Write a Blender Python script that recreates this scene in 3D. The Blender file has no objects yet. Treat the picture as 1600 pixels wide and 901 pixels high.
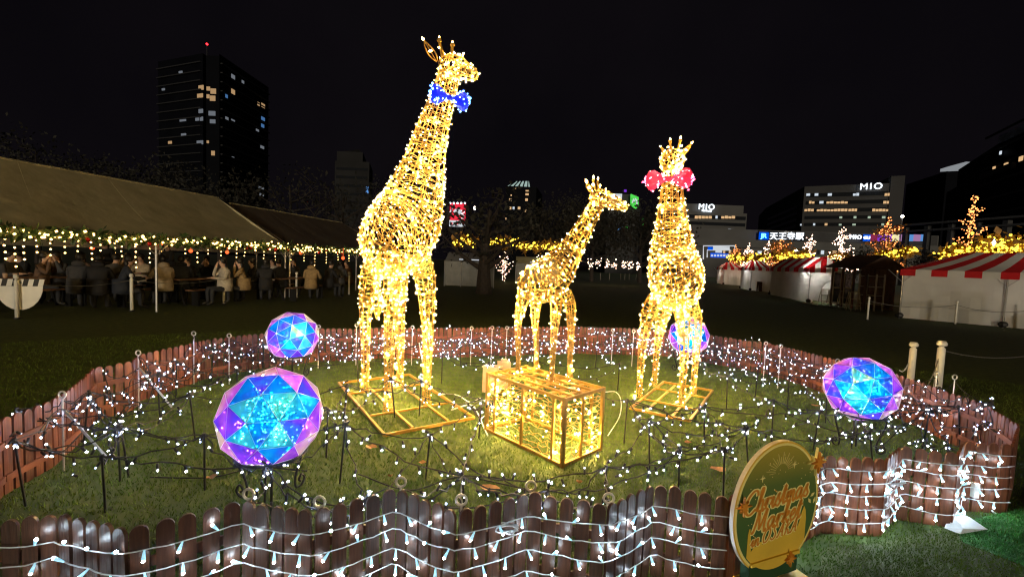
import bpy, math, random
import numpy as np
from mathutils import Vector, Matrix, Euler
random.seed(7); rng = np.random.default_rng(7)
R = math.radians; PI = math.pi
C = bpy.context.scene.collection
S = bpy.context.scene

# ------------------------------------------------------------------ camera
CAM_H, FPX, PITCH, ROLL = 1.6, 680.0, R(3.5), R(2.3)
cam = bpy.data.cameras.new('camera'); cam.sensor_width = 36; cam.lens = FPX / 1600 * 36
cam.clip_start = .05; cam.clip_end = 3000
co = bpy.data.objects.new('camera', cam); C.objects.link(co); S.camera = co
_f = Vector((0, math.cos(PITCH), -math.sin(PITCH))); _r = Vector((1, 0, 0)); _u = _r.cross(_f)
RR = _r * math.cos(ROLL) + _u * math.sin(ROLL); UU = -_r * math.sin(ROLL) + _u * math.cos(ROLL)
co.matrix_world = Matrix((( RR.x, UU.x, -_f.x, 0), (RR.y, UU.y, -_f.y, 0), (RR.z, UU.z, -_f.z, CAM_H), (0, 0, 0, 1)))
# ------------------------------------------------------------------ world, moon-low park flood light, exposure
w = bpy.data.worlds.new('World'); S.world = w; w.use_nodes = True
bg = w.node_tree.nodes['Background']
_n = w.node_tree.nodes; _l = w.node_tree.links; _tc = _n.new('ShaderNodeTexCoord'); _no = _n.new('ShaderNodeTexNoise'); _no.inputs['Scale'].default_value = 2.5; _no.inputs['Detail'].default_value = 6
_cr = _n.new('ShaderNodeValToRGB'); _l.new(_tc.outputs['Generated'], _no.inputs['Vector']); _l.new(_no.outputs['Fac'], _cr.inputs[0]); _l.new(_cr.outputs[0], bg.inputs[0])
_cr.color_ramp.elements[0].position = .3; _cr.color_ramp.elements[1].position = .75; _cr.color_ramp.elements[0].color = (.0026, .0021, .0031, 1); _cr.color_ramp.elements[1].color = (.0046, .0037, .0048, 1)
bg.inputs[0].default_value = (.0033, .0027, .0039, 1); bg.inputs[1].default_value = 1
sl = bpy.data.lights.new('sun', 'SUN'); sl.energy = 1.2; sl.angle = R(6); sl.color = (1, .86, .62)
so = bpy.data.objects.new('sun', sl); C.objects.link(so)
so.rotation_euler = Vector((-.02, 1, -.038)).to_track_quat('-Z', 'Y').to_euler()
S.view_settings.view_transform = 'Standard'; S.view_settings.look = 'None'
S.view_settings.exposure = 0; S.view_settings.gamma = 1
S.cycles.max_bounces = 6; S.cycles.diffuse_bounces = 3; S.cycles.glossy_bounces = 3
S.cycles.transparent_max_bounces = 16; S.cycles.transmission_bounces = 4
S.cycles.caustics_reflective = False; S.cycles.caustics_refractive = False
S.cycles.sample_clamp_indirect = 3; S.cycles.use_light_tree = True; S.cycles.filter_width = 1.2

# ------------------------------------------------------------------ placing helpers
def ray(px, py): return _f + RR * ((px - 800) / FPX) - UU * ((py - 450.5) / FPX)
def at(px, py, z=0):
    d = ray(px, py); return Vector((0, 0, CAM_H)) + d * ((z - CAM_H) / d.z)
def at_depth(px, py, y):
    d = ray(px, py); return Vector((0, 0, CAM_H)) + d * (y / d.y)
def height_at(px, py, base):
    d = ray(px, py); t = (d.x * base[0] + d.y * base[1]) / (d.x ** 2 + d.y ** 2); return CAM_H + d.z * t
def lerp(a, b, t): return a + (b - a) * t

# ------------------------------------------------------------------ materials
def mat(name, col, rough=.7, metal=0, nscale=0, namt=.35, bump=0, emit=None, estr=0, spec=.5, col2=None):
    m = bpy.data.materials.new(name); m.use_nodes = True; nt = m.node_tree
    b = nt.nodes['Principled BSDF']; b.inputs['Roughness'].default_value = rough; b.inputs['Metallic'].default_value = metal
    b.inputs['Base Color'].default_value = (*col, 1); b.inputs['Specular IOR Level'].default_value = spec
    if nscale:
        tc = nt.nodes.new('ShaderNodeTexCoord'); no = nt.nodes.new('ShaderNodeTexNoise')
        no.inputs['Scale'].default_value = nscale; no.inputs['Detail'].default_value = 5
        nt.links.new(tc.outputs['Object'], no.inputs['Vector'])
        cr = nt.nodes.new('ShaderNodeValToRGB'); nt.links.new(no.outputs['Fac'], cr.inputs[0])
        c2 = col2 or tuple(min(1, c * (1 + namt)) for c in col)
        cr.color_ramp.elements[0].position = .3; cr.color_ramp.elements[1].position = .7
        cr.color_ramp.elements[0].color = (*[c * (1 - namt) for c in col], 1) if not col2 else (*col, 1)
        cr.color_ramp.elements[1].color = (*c2, 1)
        nt.links.new(cr.outputs[0], b.inputs['Base Color'])
        if bump:
            bp = nt.nodes.new('ShaderNodeBump'); bp.inputs['Strength'].default_value = bump; bp.inputs['Distance'].default_value = .01
            nt.links.new(no.outputs['Fac'], bp.inputs['Height']); nt.links.new(bp.outputs[0], b.inputs['Normal'])
    if emit:
        b.inputs['Emission Color'].default_value = (*emit, 1); b.inputs['Emission Strength'].default_value = estr
    return m
def cloth(name, col, trans=.4, nscale=3):
    m = mat(name, col, .85, nscale=nscale, namt=.16, bump=.5); [setattr(n.inputs['Distance'], 'default_value', .06) for n in m.node_tree.nodes if n.type == 'BUMP']; nt = m.node_tree; b = nt.nodes['Principled BSDF']
    t = nt.nodes.new('ShaderNodeBsdfTranslucent'); t.inputs[0].default_value = (*col, 1)
    mx = nt.nodes.new('ShaderNodeMixShader'); mx.inputs[0].default_value = trans
    nt.links.new(b.outputs[0], mx.inputs[1]); nt.links.new(t.outputs[0], mx.inputs[2])
    nt.links.new(mx.outputs[0], nt.nodes['Material Output'].inputs[0]); return m
def film():
    m = bpy.data.materials.new('iridescent_film'); m.use_nodes = True; nt = m.node_tree; N = nt.nodes; L = nt.links
    N.remove(N['Principled BSDF']); out = N['Material Output']
    lw = N.new('ShaderNodeLayerWeight'); lw.inputs[0].default_value = .5
    oi = N.new('ShaderNodeObjectInfo'); tc = N.new('ShaderNodeTexCoord')
    no = N.new('ShaderNodeTexNoise'); no.inputs['Scale'].default_value = 8; L.new(tc.outputs['Object'], no.inputs['Vector'])
    m1 = N.new('ShaderNodeMath'); m1.operation = 'MULTIPLY_ADD'; m1.inputs[1].default_value = .40; L.new(oi.outputs['Random'], m1.inputs[0]); L.new(lw.outputs['Facing'], m1.inputs[2])
    m2 = N.new('ShaderNodeMath'); m2.operation = 'MULTIPLY_ADD'; m2.inputs[1].default_value = .55; L.new(no.outputs['Fac'], m2.inputs[0]); L.new(m1.outputs[0], m2.inputs[2])
    m3 = N.new('ShaderNodeMath'); m3.operation = 'SUBTRACT'; m3.inputs[1].default_value = .34; L.new(m2.outputs[0], m3.inputs[0])
    cr = N.new('ShaderNodeValToRGB'); L.new(m3.outputs[0], cr.inputs[0]); e = cr.color_ramp.elements
    e[0].position = 0; e[0].color = (.55, .75, .30, 1); e[1].position = 1; e[1].color = (1, .72, .55, 1)
    for p, c in ((.08, (.10, .80, .70)), (.2, (.02, .55, .85)), (.36, (.0, .28, .95)), (.5, (.12, .08, 1)), (.64, (.40, .06, .95)), (.8, (.85, .22, .85)), (.9, (1, .45, .7))):
        k = e.new(p); k.color = (*c, 1)
    tr = N.new('ShaderNodeBsdfTransparent'); L.new(cr.outputs[0], tr.inputs[0])
    tl = N.new('ShaderNodeBsdfTranslucent'); L.new(cr.outputs[0], tl.inputs[0])
    gl = N.new('ShaderNodeBsdfGlossy'); gl.inputs['Roughness'].default_value = .08; L.new(cr.outputs[0], gl.inputs[0])
    a = N.new('ShaderNodeMixShader'); a.inputs[0].default_value = .5; L.new(tr.outputs[0], a.inputs[1]); L.new(tl.outputs[0], a.inputs[2])
    b = N.new('ShaderNodeMixShader'); b.inputs[0].default_value = .16; L.new(a.outputs[0], b.inputs[1]); L.new(gl.outputs[0], b.inputs[2])
    L.new(b.outputs[0], out.inputs[0]); return m
def glow(name, col, s):
    m = bpy.data.materials.new(name); m.use_nodes = True; nt = m.node_tree; nt.nodes.remove(nt.nodes['Principled BSDF'])
    e = nt.nodes.new('ShaderNodeEmission'); e.inputs[0].default_value = (*col, 1); e.inputs[1].default_value = s
    nt.links.new(e.outputs[0], nt.nodes['Material Output'].inputs[0]); return m

M = dict(
 grass_ground=mat('lawn_soil', (.03, .055, .008), .95, nscale=9, col2=(.065, .09, .014), bump=.6),
 blade=mat('grass_blade', (.058, .125, .011), .7, nscale=1.4, col2=(.14, .20, .026), spec=.15),
 turf=mat('artificial_turf', (.035, .15, .025), .7, nscale=30, namt=.4, bump=.8),
 turf_blade=mat('turf_blade', (.05, .24, .035), .55, nscale=20, namt=.5),
 path=mat('path_sand', (.085, .10, .04), .9, nscale=3, namt=.3, bump=.4),
 gold=mat('gold_wire', (.32, .175, .024), .45, .1), gold_paint=mat('gold_painted_steel', (.33, .18, .018), .45, .1, nscale=14, namt=.12),
 cord_gold=mat('gold_cord', (.46, .275, .055), .5),
 warm=glow('warm_bulb', (1, .64, .20), 2900), warms=glow('soft_warm_bulb', (1, .60, .17), 55), white=glow('white_bulb', (.58, .71, 1), 150), whited=glow('dim_white_bulb', (.45, .58, 1), 8),
 tip=glow('clear_bulb_tip', (.70, .87, 1), 160), clear=mat('clear_bulb_glass', (.5, .8, .9), .2, emit=(.35, .75, 1), estr=.75),
 blueb=glow('blue_bulb', (.10, .28, 1), 9), bluep=glow('pale_blue_bulb', (.35, .65, 1), 9),
 redb=glow('red_bulb', (1, .10, .24), 7), redp=glow('pink_bulb', (1, .45, .55), 9),
 blues=cloth('blue_bow_net', (.02, .05, .9), .5), reds=cloth('red_bow_net', (.92, .06, .20), .5),
 led=glow('ball_led', (.85, .90, 1), 60), film=film(), seam=mat('film_seam', (.7, .75, .85), .3),
 black=mat('black_steel', (.012, .012, .013), .45, .3), rubber=mat('black_rubber', (.015, .015, .016), .6),
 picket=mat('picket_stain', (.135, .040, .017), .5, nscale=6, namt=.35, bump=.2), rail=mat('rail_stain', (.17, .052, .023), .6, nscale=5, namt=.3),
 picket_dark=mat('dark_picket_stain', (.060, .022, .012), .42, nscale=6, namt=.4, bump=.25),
 cordw=mat('clear_cord', (.62, .66, .7), .35), steel=mat('galvanised_steel', (.55, .55, .56), .35, .7),
 whitep=mat('white_paint', (.78, .76, .70), .5, nscale=4, namt=.08), paper=cloth('paper', (.85, .85, .86), .3),
 leaf=mat('dry_leaf', (.36, .17, .06), .7, nscale=20, namt=.4), wood=mat('pale_wood', (.50, .34, .24), .6, nscale=9, namt=.2),
 canvas=cloth('beige_canvas', (.44, .40, .25), .08, 2), canvas_dark=cloth('brown_canvas', (.10, .075, .055), .1, 2),
 tentw=cloth('white_tent_sheet', (.76, .75, .72), .42, 1.2), tentr=cloth('red_tent_sheet', (.60, .012, .018), .3),
 trunk=mat('bark', (.030, .022, .018), .9, nscale=8, namt=.4, bump=.5), darkleaf=mat('dark_foliage', (.014, .013, .009), .8, nscale=1.5, namt=.5),
 greenleaf=mat('garland_leaf', (.06, .11, .03), .6, nscale=6, namt=.5), amberleaf=mat('amber_leaf', (.28, .14, .02), .6, nscale=3, namt=.5),
 gball=glow('garland_bulb', (1, .58, .16), 12), orangeb=glow('tree_bulb', (1, .30, .08), 4.2), pinkw=glow('branch_bulb', (1, .60, .42), 8),
 lantern=glow('red_lantern', (1, .12, .03), 2.2), bauble=mat('red_bauble', (.5, .01, .01), .15, .3), yel=glow('yellow_blob_bulb', (1, .66, .05), 4),
 skin=mat('skin', (.52, .33, .24), .55), hair=mat('dark_hair', (.012, .010, .009), .5), shoe=mat('shoe', (.02, .02, .02), .5), eye=mat('eye', (.02, .015, .012), .3),
 trousers=mat('dark_trousers', (.02, .021, .026), .8), table=mat('table_wood', (.20, .10, .05), .5, nscale=5, namt=.3),
 concrete=mat('grey_facade', (.08, .08, .083), .8, nscale=.15, namt=.12), concrete2=mat('dark_facade', (.036, .036, .04), .8, nscale=.1, namt=.2),
 stepm=mat('stepped_facade', (.022, .022, .024), .8, nscale=.2, namt=.2, spec=.1), tentg=cloth('grey_tent_sheet', (.22, .22, .21), .1), towerm=mat('tower_facade', (.004, .0045, .007), .6, nscale=.2, namt=.2, spec=.03), slab=mat('balcony_slab', (.016, .017, .022), .7),
 glassd=mat('dark_glass', (.012, .014, .018), .15), hut=mat('brown_hut_board', (.09, .045, .028), .7, nscale=5, namt=.3), frame=mat('pale_frame', (.42, .37, .30), .5),
 winw=glow('warm_window', (1, .62, .30), .75), winc=glow('cool_window', (.80, .90, 1), .8), wing=glow('greenish_window', (.72, .9, .68), .55),
 signw=glow('white_sign', (.85, .93, 1), 3.0), signb=glow('blue_sign', (.0, .10, .85), .9), signc=glow('cyan_sign', (.12, .55, 1), 4), cyanw=glow('teal_window', (.05, .5, .55), .5),
 signr=glow('red_sign', (.85, .03, .06), 1.0), signwh=glow('sign_white_panel', (.8, .85, .9), .75), signg=glow('green_sign', (.10, .80, .10), .9), signy=glow('yellow_sign', (1, .9, .5), .9),
 signp=glow('purple_sign', (.25, .05, .75), .8), signm=glow('maroon_sign', (.35, .03, .10), .7), signl=glow('light_blue_sign', (.15, .40, .9), .7), signi=glow('pinkish_sign', (.6, .3, .6), .6),
 redl=glow('aviation_light', (1, .02, .03), 6), crown=mat('tower_crown', (.55, .62, .60), .6, nscale=.4, namt=.4), lampg=glow('lamp_head', (1, .85, .65), 30),
 tentlamp=glow('tent_lamp', (1, .95, .86), 170),
 sgold=mat('sign_gold', (.80, .53, .06), .5, nscale=6, namt=.1), sgreen=mat('sign_green', (.10, .17, .04), .5, nscale=5, namt=.2), sorange=mat('sign_orange', (.70, .27, .03), .5),
 syel=mat('sign_yellow', (.95, .82, .30), .5), sdark=mat('sign_dark_green', (.02, .07, .03), .5), sedge=mat('sign_edge', (.7, .62, .5), .5), sglow=mat('sign_glow_print', (.36, .31, .05), .5),
 chain=mat('chain', (.25, .24, .22), .4, .6), blackst=mat('black_stripe', (.03, .03, .03), .7),
)

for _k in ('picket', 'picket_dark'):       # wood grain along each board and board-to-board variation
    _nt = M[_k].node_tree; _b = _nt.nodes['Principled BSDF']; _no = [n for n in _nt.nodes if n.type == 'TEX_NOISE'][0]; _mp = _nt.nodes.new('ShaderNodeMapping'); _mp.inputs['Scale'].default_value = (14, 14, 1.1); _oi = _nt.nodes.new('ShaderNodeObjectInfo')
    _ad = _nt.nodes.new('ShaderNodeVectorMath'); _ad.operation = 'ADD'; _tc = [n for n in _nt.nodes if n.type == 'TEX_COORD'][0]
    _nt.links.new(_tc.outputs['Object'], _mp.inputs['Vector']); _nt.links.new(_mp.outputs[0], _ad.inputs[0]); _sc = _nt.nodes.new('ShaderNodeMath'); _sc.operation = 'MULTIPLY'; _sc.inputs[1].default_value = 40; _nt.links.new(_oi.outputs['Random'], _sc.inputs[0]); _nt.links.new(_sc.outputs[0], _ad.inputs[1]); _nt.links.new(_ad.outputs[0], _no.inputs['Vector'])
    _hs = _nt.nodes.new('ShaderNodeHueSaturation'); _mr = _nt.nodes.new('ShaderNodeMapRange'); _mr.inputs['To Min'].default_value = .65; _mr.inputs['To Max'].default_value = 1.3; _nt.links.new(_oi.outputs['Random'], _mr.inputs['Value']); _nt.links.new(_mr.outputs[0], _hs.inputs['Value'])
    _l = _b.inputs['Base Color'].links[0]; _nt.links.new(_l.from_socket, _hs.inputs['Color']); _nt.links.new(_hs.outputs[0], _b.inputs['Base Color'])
# ------------------------------------------------------------------ mesh builder
class MB:
    def __init__(s): s.v = []; s.f = []; s.m = []; s.n = 0
    def add(s, v, f, m=0):
        s.v.append(np.asarray(v, float).reshape(-1, 3)); k = s.n
        s.f += [tuple(i + k for i in q) for q in f]; s.m += [m] * len(f); s.n += len(s.v[-1]); return s
    def box(s, c, size, rz=0, m=0, mtx=None):
        x, y, z = [d / 2 for d in size]
        v = np.array([(i, j, k) for i in (-x, x) for j in (-y, y) for k in (-z, z)])
        cz, sz = math.cos(rz), math.sin(rz)
        v = v @ np.array(((cz, sz, 0), (-sz, cz, 0), (0, 0, 1)))
        if mtx is not None: v = v @ np.array(mtx.to_3x3()).T
        return s.add(v + np.array(c), [(0, 1, 3, 2), (4, 6, 7, 5), (0, 4, 5, 1), (2, 3, 7, 6), (0, 2, 6, 4), (1, 5, 7, 3)], m)
    def bar(s, a, b, w, h=None, m=0, up=(0, 0, 1)):
        a = Vector(a); b = Vector(b); d = b - a; L = d.length
        if L < 1e-6: return s
        x = d / L; u = Vector(up)
        if abs(x.dot(u)) > .98: u = Vector((0, 1, 0))
        y = u.cross(x).normalized(); z = x.cross(y)
        mt = Matrix((x, y, z)).transposed()
        return s.box((a + b) / 2, (L, w, h or w), 0, m, mt)
    def tube(s, P, r, n=5, closed=False, m=0, cap=True):
        P = np.asarray(P, float); N = len(P)
        if N < 2: return s
        rad = np.full(N, r) if np.isscalar(r) else np.asarray(r)
        if closed: T = np.roll(P, -1, 0) - np.roll(P, 1, 0)
        else: T = np.gradient(P, axis=0)
        T = T / (np.linalg.norm(T, axis=1, keepdims=True) + 1e-12)
        u = np.cross(T[0], (0.13, .27, 1) if abs(T[0][2]) < .9 else (1, .1, 0)); u /= np.linalg.norm(u)
        U = np.empty((N, 3))
        for i in range(N):
            u = u - T[i] * (u @ T[i]); u = u / (math.sqrt(u @ u) + 1e-12); U[i] = u
        W = np.cross(T, U); a = np.arange(n) * 2 * PI / n
        V = P[:, None] + rad[:, None, None] * (np.cos(a)[None, :, None] * U[:, None] + np.sin(a)[None, :, None] * W[:, None])
        F = []; K = N if closed else N - 1
        for i in range(K):
            p = i * n; q = ((i + 1) % N) * n
            for j in range(n):
                k = (j + 1) % n; F.append((p + j, p + k, q + k, q + j))
        if cap and not closed: F.append(tuple(range(n - 1, -1, -1))); F.append(tuple((N - 1) * n + j for j in range(n)))
        return s.add(V.reshape(-1, 3), F, m)
    def octs(s, P, D, r, L, m=0):
        k_ = rng.uniform(.7, 1.25, (len(P), 1)); r = r * k_; L = L * k_
        P = np.asarray(P, float); D = np.asarray(D, float); D = D / (np.linalg.norm(D, axis=1, keepdims=True) + 1e-9)
        U = np.cross(D, (.31, .22, .93)); U /= np.linalg.norm(U, axis=1, keepdims=True) + 1e-9; W = np.cross(D, U)
        V = np.stack([P - D * L, P + D * L, P + U * r, P + W * r, P - U * r, P - W * r], 1).reshape(-1, 3)
        F = []
        for i in range(len(P)):
            k = i * 6
            for a, b in ((2, 3), (3, 4), (4, 5), (5, 2)): F.append((k + 1, k + a, k + b)); F.append((k, k + b, k + a))
        return s.add(V, F, m)
    def ball(s, c, r, nu=8, nv=5, m=0, sc=(1, 1, 1)):
        V = [(0, 0, -1)]; F = []
        for i in range(1, nv):
            t = -PI / 2 + PI * i / nv
            for j in range(nu): a = 2 * PI * j / nu; V.append((math.cos(t) * math.cos(a), math.cos(t) * math.sin(a), math.sin(t)))
        V.append((0, 0, 1)); top = len(V) - 1
        for j in range(nu):
            k = (j + 1) % nu; F.append((0, 1 + k, 1 + j)); b = 1 + (nv - 2) * nu; F.append((b + j, b + k, top))
            for i in range(nv - 2): p = 1 + i * nu; F.append((p + j, p + k, p + nu + k, p + nu + j))
        return s.add(np.array(V) * r * np.array(sc) + np.array(c), F, m)
    def lathe(s, prof, c=(0, 0, 0), n=14, m=0):
        V = [(r * math.cos(2 * PI * j / n), r * math.sin(2 * PI * j / n), z) for r, z in prof for j in range(n)]; F = []
        for i in range(len(prof) - 1):
            for j in range(n): k = (j + 1) % n; F.append((i * n + j, i * n + k, (i + 1) * n + k, (i + 1) * n + j))
        F.append(tuple(range(n - 1, -1, -1))); F.append(tuple((len(prof) - 1) * n + j for j in range(n)))
        return s.add(np.array(V) + np.array(c), F, m)
    def prism(s, poly, t, mtx=None, m=0, side=None):      # polygon in local xz plane, thickness t along y
        n = len(poly); V = [Vector((x, -t / 2, z)) for x, z in poly] + [Vector((x, t / 2, z)) for x, z in poly]
        if mtx is not None: V = [mtx @ p for p in V]
        s.add(V, [tuple(range(n)), tuple(range(2 * n - 1, n - 1, -1))], m); k = s.n - 2 * n
        for i in range(n): j = (i + 1) % n; s.f.append((k + j, k + i, k + n + i, k + n + j)); s.m.append(m if side is None else side)
        return s
    def quad(s, a, b, c, d, m=0): return s.add([a, b, c, d], [(0, 1, 2, 3)], m)
    def mesh(s, name, mats, smooth=False):
        me = bpy.data.meshes.new(name)
        me.from_pydata((np.concatenate(s.v) if s.v else np.zeros((0, 3))).tolist(), [], s.f)
        for m in (mats if isinstance(mats, (list, tuple)) else [mats]): me.materials.append(m)
        if len(me.materials) > 1: me.polygons.foreach_set('material_index', s.m)
        if smooth: me.polygons.foreach_set('use_smooth', [True] * len(me.polygons))
        me.update(); return me
    def build(s, name, mats, parent=None, smooth=False, kind=None):
        o = bpy.data.objects.new(name, s.mesh(name, mats, smooth)); C.objects.link(o)
        if parent: o.parent = parent; o.matrix_parent_inverse = parent.matrix_basis.inverted()
        if kind: o['kind'] = kind
        return o
def tag(o, label, cat, group=None):
    o['label'] = label; o['category'] = cat
    if group: o['group'] = group
    return o
def thing(name, label, cat, loc=(0, 0, 0), rz=0, group=None):
    o = bpy.data.objects.new(name, None); C.objects.link(o); o.location = loc; o.rotation_euler = (0, 0, rz); o.empty_display_size = .1
    o.matrix_basis = Matrix.Translation(Vector(loc)) @ Matrix.Rotation(rz, 4, 'Z')
    return tag(o, label, cat, group)
def place(name, me, parent, mtx):
    o = bpy.data.objects.new(name, me); C.objects.link(o)
    if parent: o.parent = parent; o.matrix_parent_inverse = parent.matrix_basis.inverted()
    o.matrix_basis = mtx; return o
def copy_thing(t, loc, rz, label=None):
    r = t.copy(); C.objects.link(r); r.matrix_basis = Matrix.Translation(Vector(loc)) @ Matrix.Rotation(rz, 4, 'Z')
    if label: r['label'] = label
    for c in list(t.children):
        d = c.copy(); C.objects.link(d); d.parent = r
        for g in list(c.children):
            e = g.copy(); C.objects.link(e); e.parent = d
    return r
def catmull(P, n=12):
    P = np.asarray(P, float); Q = np.vstack([2 * P[0] - P[1], P, 2 * P[-1] - P[-2]]); out = []
    for i in range(1, len(Q) - 2):
        t = np.linspace(0, 1, n, endpoint=False)[:, None]; a, b, c, d = Q[i - 1:i + 3]
        out.append(.5 * (2 * b + (c - a) * t + (2 * a - 5 * b + 4 * c - d) * t ** 2 + (3 * b - a - 3 * c + d) * t ** 3))
    return np.vstack(out + [P[-1:]])
def sag(a, b, d, n=9):
    a = np.array(a); b = np.array(b); t = np.linspace(0, 1, n)[:, None]; P = a + (b - a) * t; P[:, 2] -= (4 * d * t * (1 - t))[:, 0]; return P
def resample(P, step):
    L = np.concatenate([[0], np.cumsum(np.linalg.norm(np.diff(P, axis=0), axis=1))]); n = max(2, int(L[-1] / step))
    s = np.linspace(0, L[-1], n); return np.stack([np.interp(s, L, P[:, k]) for k in range(3)], 1)
_dg = None
def text_mesh(body, size, m, extrude=.01, shear=0, sp=1):
    c = bpy.data.curves.new('lettering', 'FONT'); c.body = body; c.size = size; c.extrude = extrude; c.align_x = 'CENTER'; c.align_y = 'CENTER'; c.shear = shear; c.space_character = sp
    o = bpy.data.objects.new('lettering', c); C.objects.link(o); bpy.context.view_layer.update()
    me = bpy.data.meshes.new_from_object(o.evaluated_get(bpy.context.evaluated_depsgraph_get())); bpy.data.objects.remove(o); bpy.data.curves.remove(c)
    me.name = 'lettering'; me.materials.clear(); me.materials.append(m); return me
def face_mtx(p, right):        # text plane standing upright at p, x along right (ground direction), facing the camera side
    x = Vector((right[0], right[1], 0)).normalized(); z = Vector((0, 0, 1)); n = x.cross(z)
    return Matrix(((x.x, z.x, n.x, p[0]), (x.y, z.y, n.y, p[1]), (x.z, z.z, n.z, p[2]), (0, 0, 0, 1)))

# ================================================================== SETTING: ground
g = MB(); g.quad((-900, -60, 0), (900, -60, 0), (900, 1400, 0), (-900, 1400, 0)); o = g.build('ground', M['grass_ground']); o['kind'] = 'structure'
pp = [at(1285, 856), at(1385, 846), at(1490, 819), at(1505, 848), at(1600, 885), at(1700, 930), at(1640, 1000), at(1270, 1000)]
g = MB(); g.add([(p.x, p.y, .004) for p in pp], [tuple(range(len(pp)))]); o = g.build('path', M['path']); o['kind'] = 'structure'
# ring polygon of the fence (top edge seen in the photograph, picket height HF)
HF = .49
front_px = [(-95, 822), (0, 812), (93, 802), (200, 827), (378, 783), (490, 799), (620, 763), (715, 799), (826, 769), (949, 789), (1021, 756), (1140, 776), (1200, 748), (1290, 712), (1385, 717), (1407, 698), (1497, 709), (1506, 690), (1582, 694)]
right_px = [(1582, 694), (1592, 664), (1540, 632), (1505, 620), (1440, 597), (1376, 577), (1307, 562), (1250, 547), (1200, 536), (1116, 524)]
rear_px = [(1116, 524), (1060, 516), (1000, 513), (900, 510), (800, 511), (700, 512), (600, 512), (500, 514), (447, 517), (394, 522)]
left_px = [(394, 522), (320, 531), (287, 539), (217, 554), (207, 564), (146, 575), (120, 600), (80, 625), (0, 656), (-60, 700), (-110, 760), (-95, 822)]
def line(px): return [Vector((*at(x, y, HF).xy, 0)) for x, y in px]
FRONT, RIGHT, REAR, LEFT = map(line, (front_px, right_px, rear_px, left_px))
RING = [p for l in (FRONT, RIGHT, REAR, LEFT) for p in l[:-1]]
def inside(x, y, poly=None):
    P = poly or RING; c = False; j = len(P) - 1
    for i in range(len(P)):
        if (P[i].y > y) != (P[j].y > y) and x < (P[j].x - P[i].x) * (y - P[i].y) / (P[j].y - P[i].y) + P[i].x: c = not c
        j = i
    return c
# grass blades over the lawn, one uncountable sheet
def blades(n, fx, h0, h1, wd, name, m):
    XY = fx(n); n = len(XY); a = rng.uniform(0, 2 * PI, n); h = rng.uniform(h0, h1, n); wv = rng.uniform(.6, 1.2, n) * wd
    b = np.column_stack([XY, np.zeros(n)]); d = np.column_stack([np.cos(a), np.sin(a), np.zeros(n)]) * wv[:, None]
    l = rng.normal(0, .45, (n, 2)) * h[:, None]; tp = b + np.column_stack([l, h])
    V = np.stack([b - d, b + d, tp], 1).reshape(-1, 3); me = bpy.data.meshes.new(name)
    me.vertices.add(3 * n); me.vertices.foreach_set('co', V.ravel()); me.loops.add(3 * n); me.loops.foreach_set('vertex_index', np.arange(3 * n))
    me.polygons.add(n); me.polygons.foreach_set('loop_start', np.arange(n) * 3); me.update(calc_edges=True); me.materials.append(m)
    o = bpy.data.objects.new(name, me); C.objects.link(o); o['kind'] = 'stuff'; o['label'] = 'short green lawn grass under the light sculptures'; o['category'] = 'grass'; return o
def lawn_xy(n):
    r = 1.4 + 8.5 * rng.random(n) ** 1.3; t = rng.uniform(-1.0, 1.0, n); return np.column_stack([r * np.sin(t) * 1.1, r * np.cos(t)])
blades(170000, lawn_xy, .012, .032, .0035, 'lawn_grass', M['blade'])
tp_ = [at(1490, 819), at(1600, 795), at(1700, 790), at(1700, 930), at(1600, 885), at(1505, 848)]
def turf_xy(n):
    lo = (1.5, 1.5); X = rng.uniform(1.6, 4.6, 3 * n); Y = rng.uniform(1.4, 3.2, 3 * n)
    return np.array([(x, y) for x, y in zip(X, Y) if inside(x, y, tp_)][:n])
g = MB(); g.add([(p.x, p.y, .008) for p in tp_], [tuple(range(len(tp_)))]); o = g.build('turf_mat', M['turf']); o['kind'] = 'structure'
o = blades(30000, turf_xy, .015, .035, .003, 'turf_grass', M['turf_blade']); o['label'] = 'bright green artificial turf in front of the right fence panels'
PPOLY = pp
def path_xy(n):
    X = rng.uniform(1.0, 4.2, 3 * n); Y = rng.uniform(1.2, 3.0, 3 * n); return np.array([(x, y) for x, y in zip(X, Y) if inside(x, y, pp)][:n])
o = blades(22000, path_xy, .008, .022, .003, 'path_grass', M['blade']); o['label'] = 'short worn grass growing on the sandy strip before the right fence'

# ================================================================== far BUILDINGS
def wall_frame(a, b): return (Vector((b.x - a.x, b.y - a.y, 0)).normalized(), (Vector((b.x, b.y, 0)) - Vector((a.x, a.y, 0))).length)
def panel(parent, name, a, b, t0, t1, z0, z1, m, proud=.15):
    x, L = wall_frame(a, b); n = x.cross(Vector((0, 0, 1)))
    c = Vector((a.x, a.y, 0)) + x * (L * (t0 + t1) / 2) + n * (proud * .5 - .02); mb = MB()
    mb.box((c.x, c.y, (z0 + z1) / 2), (L * (t1 - t0), proud, z1 - z0), math.atan2(x.y, x.x)); return mb.build(name, m, parent)
def block(parent, name, pts, z0, z1, m):
    n = len(pts); mb = MB(); mb.add([(p.x, p.y, z0) for p in pts] + [(p.x, p.y, z1) for p in pts], [tuple(range(n - 1, -1, -1)), tuple(range(n, 2 * n))] + [(i, (i + 1) % n, n + (i + 1) % n, n + i) for i in range(n)])
    return mb.build(name, m, parent)
def gp(px, d): p = at_depth(px, 420, d); return Vector((p.x, p.y, 0))
def zt(px, py, d): return at_depth(px, py, d).z
WMT = dict(w=glow('dim_warm_window', (1, .62, .30), .42), c=glow('faint_cool_window', (.80, .88, 1), .17), b=glow('faint_blue_window', (.15, .4, .9), .35))
WM = dict(w=M['winw'], c=M['winc'], g=M['wing'], b=M['signl'], t=M['cyanw'])
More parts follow.
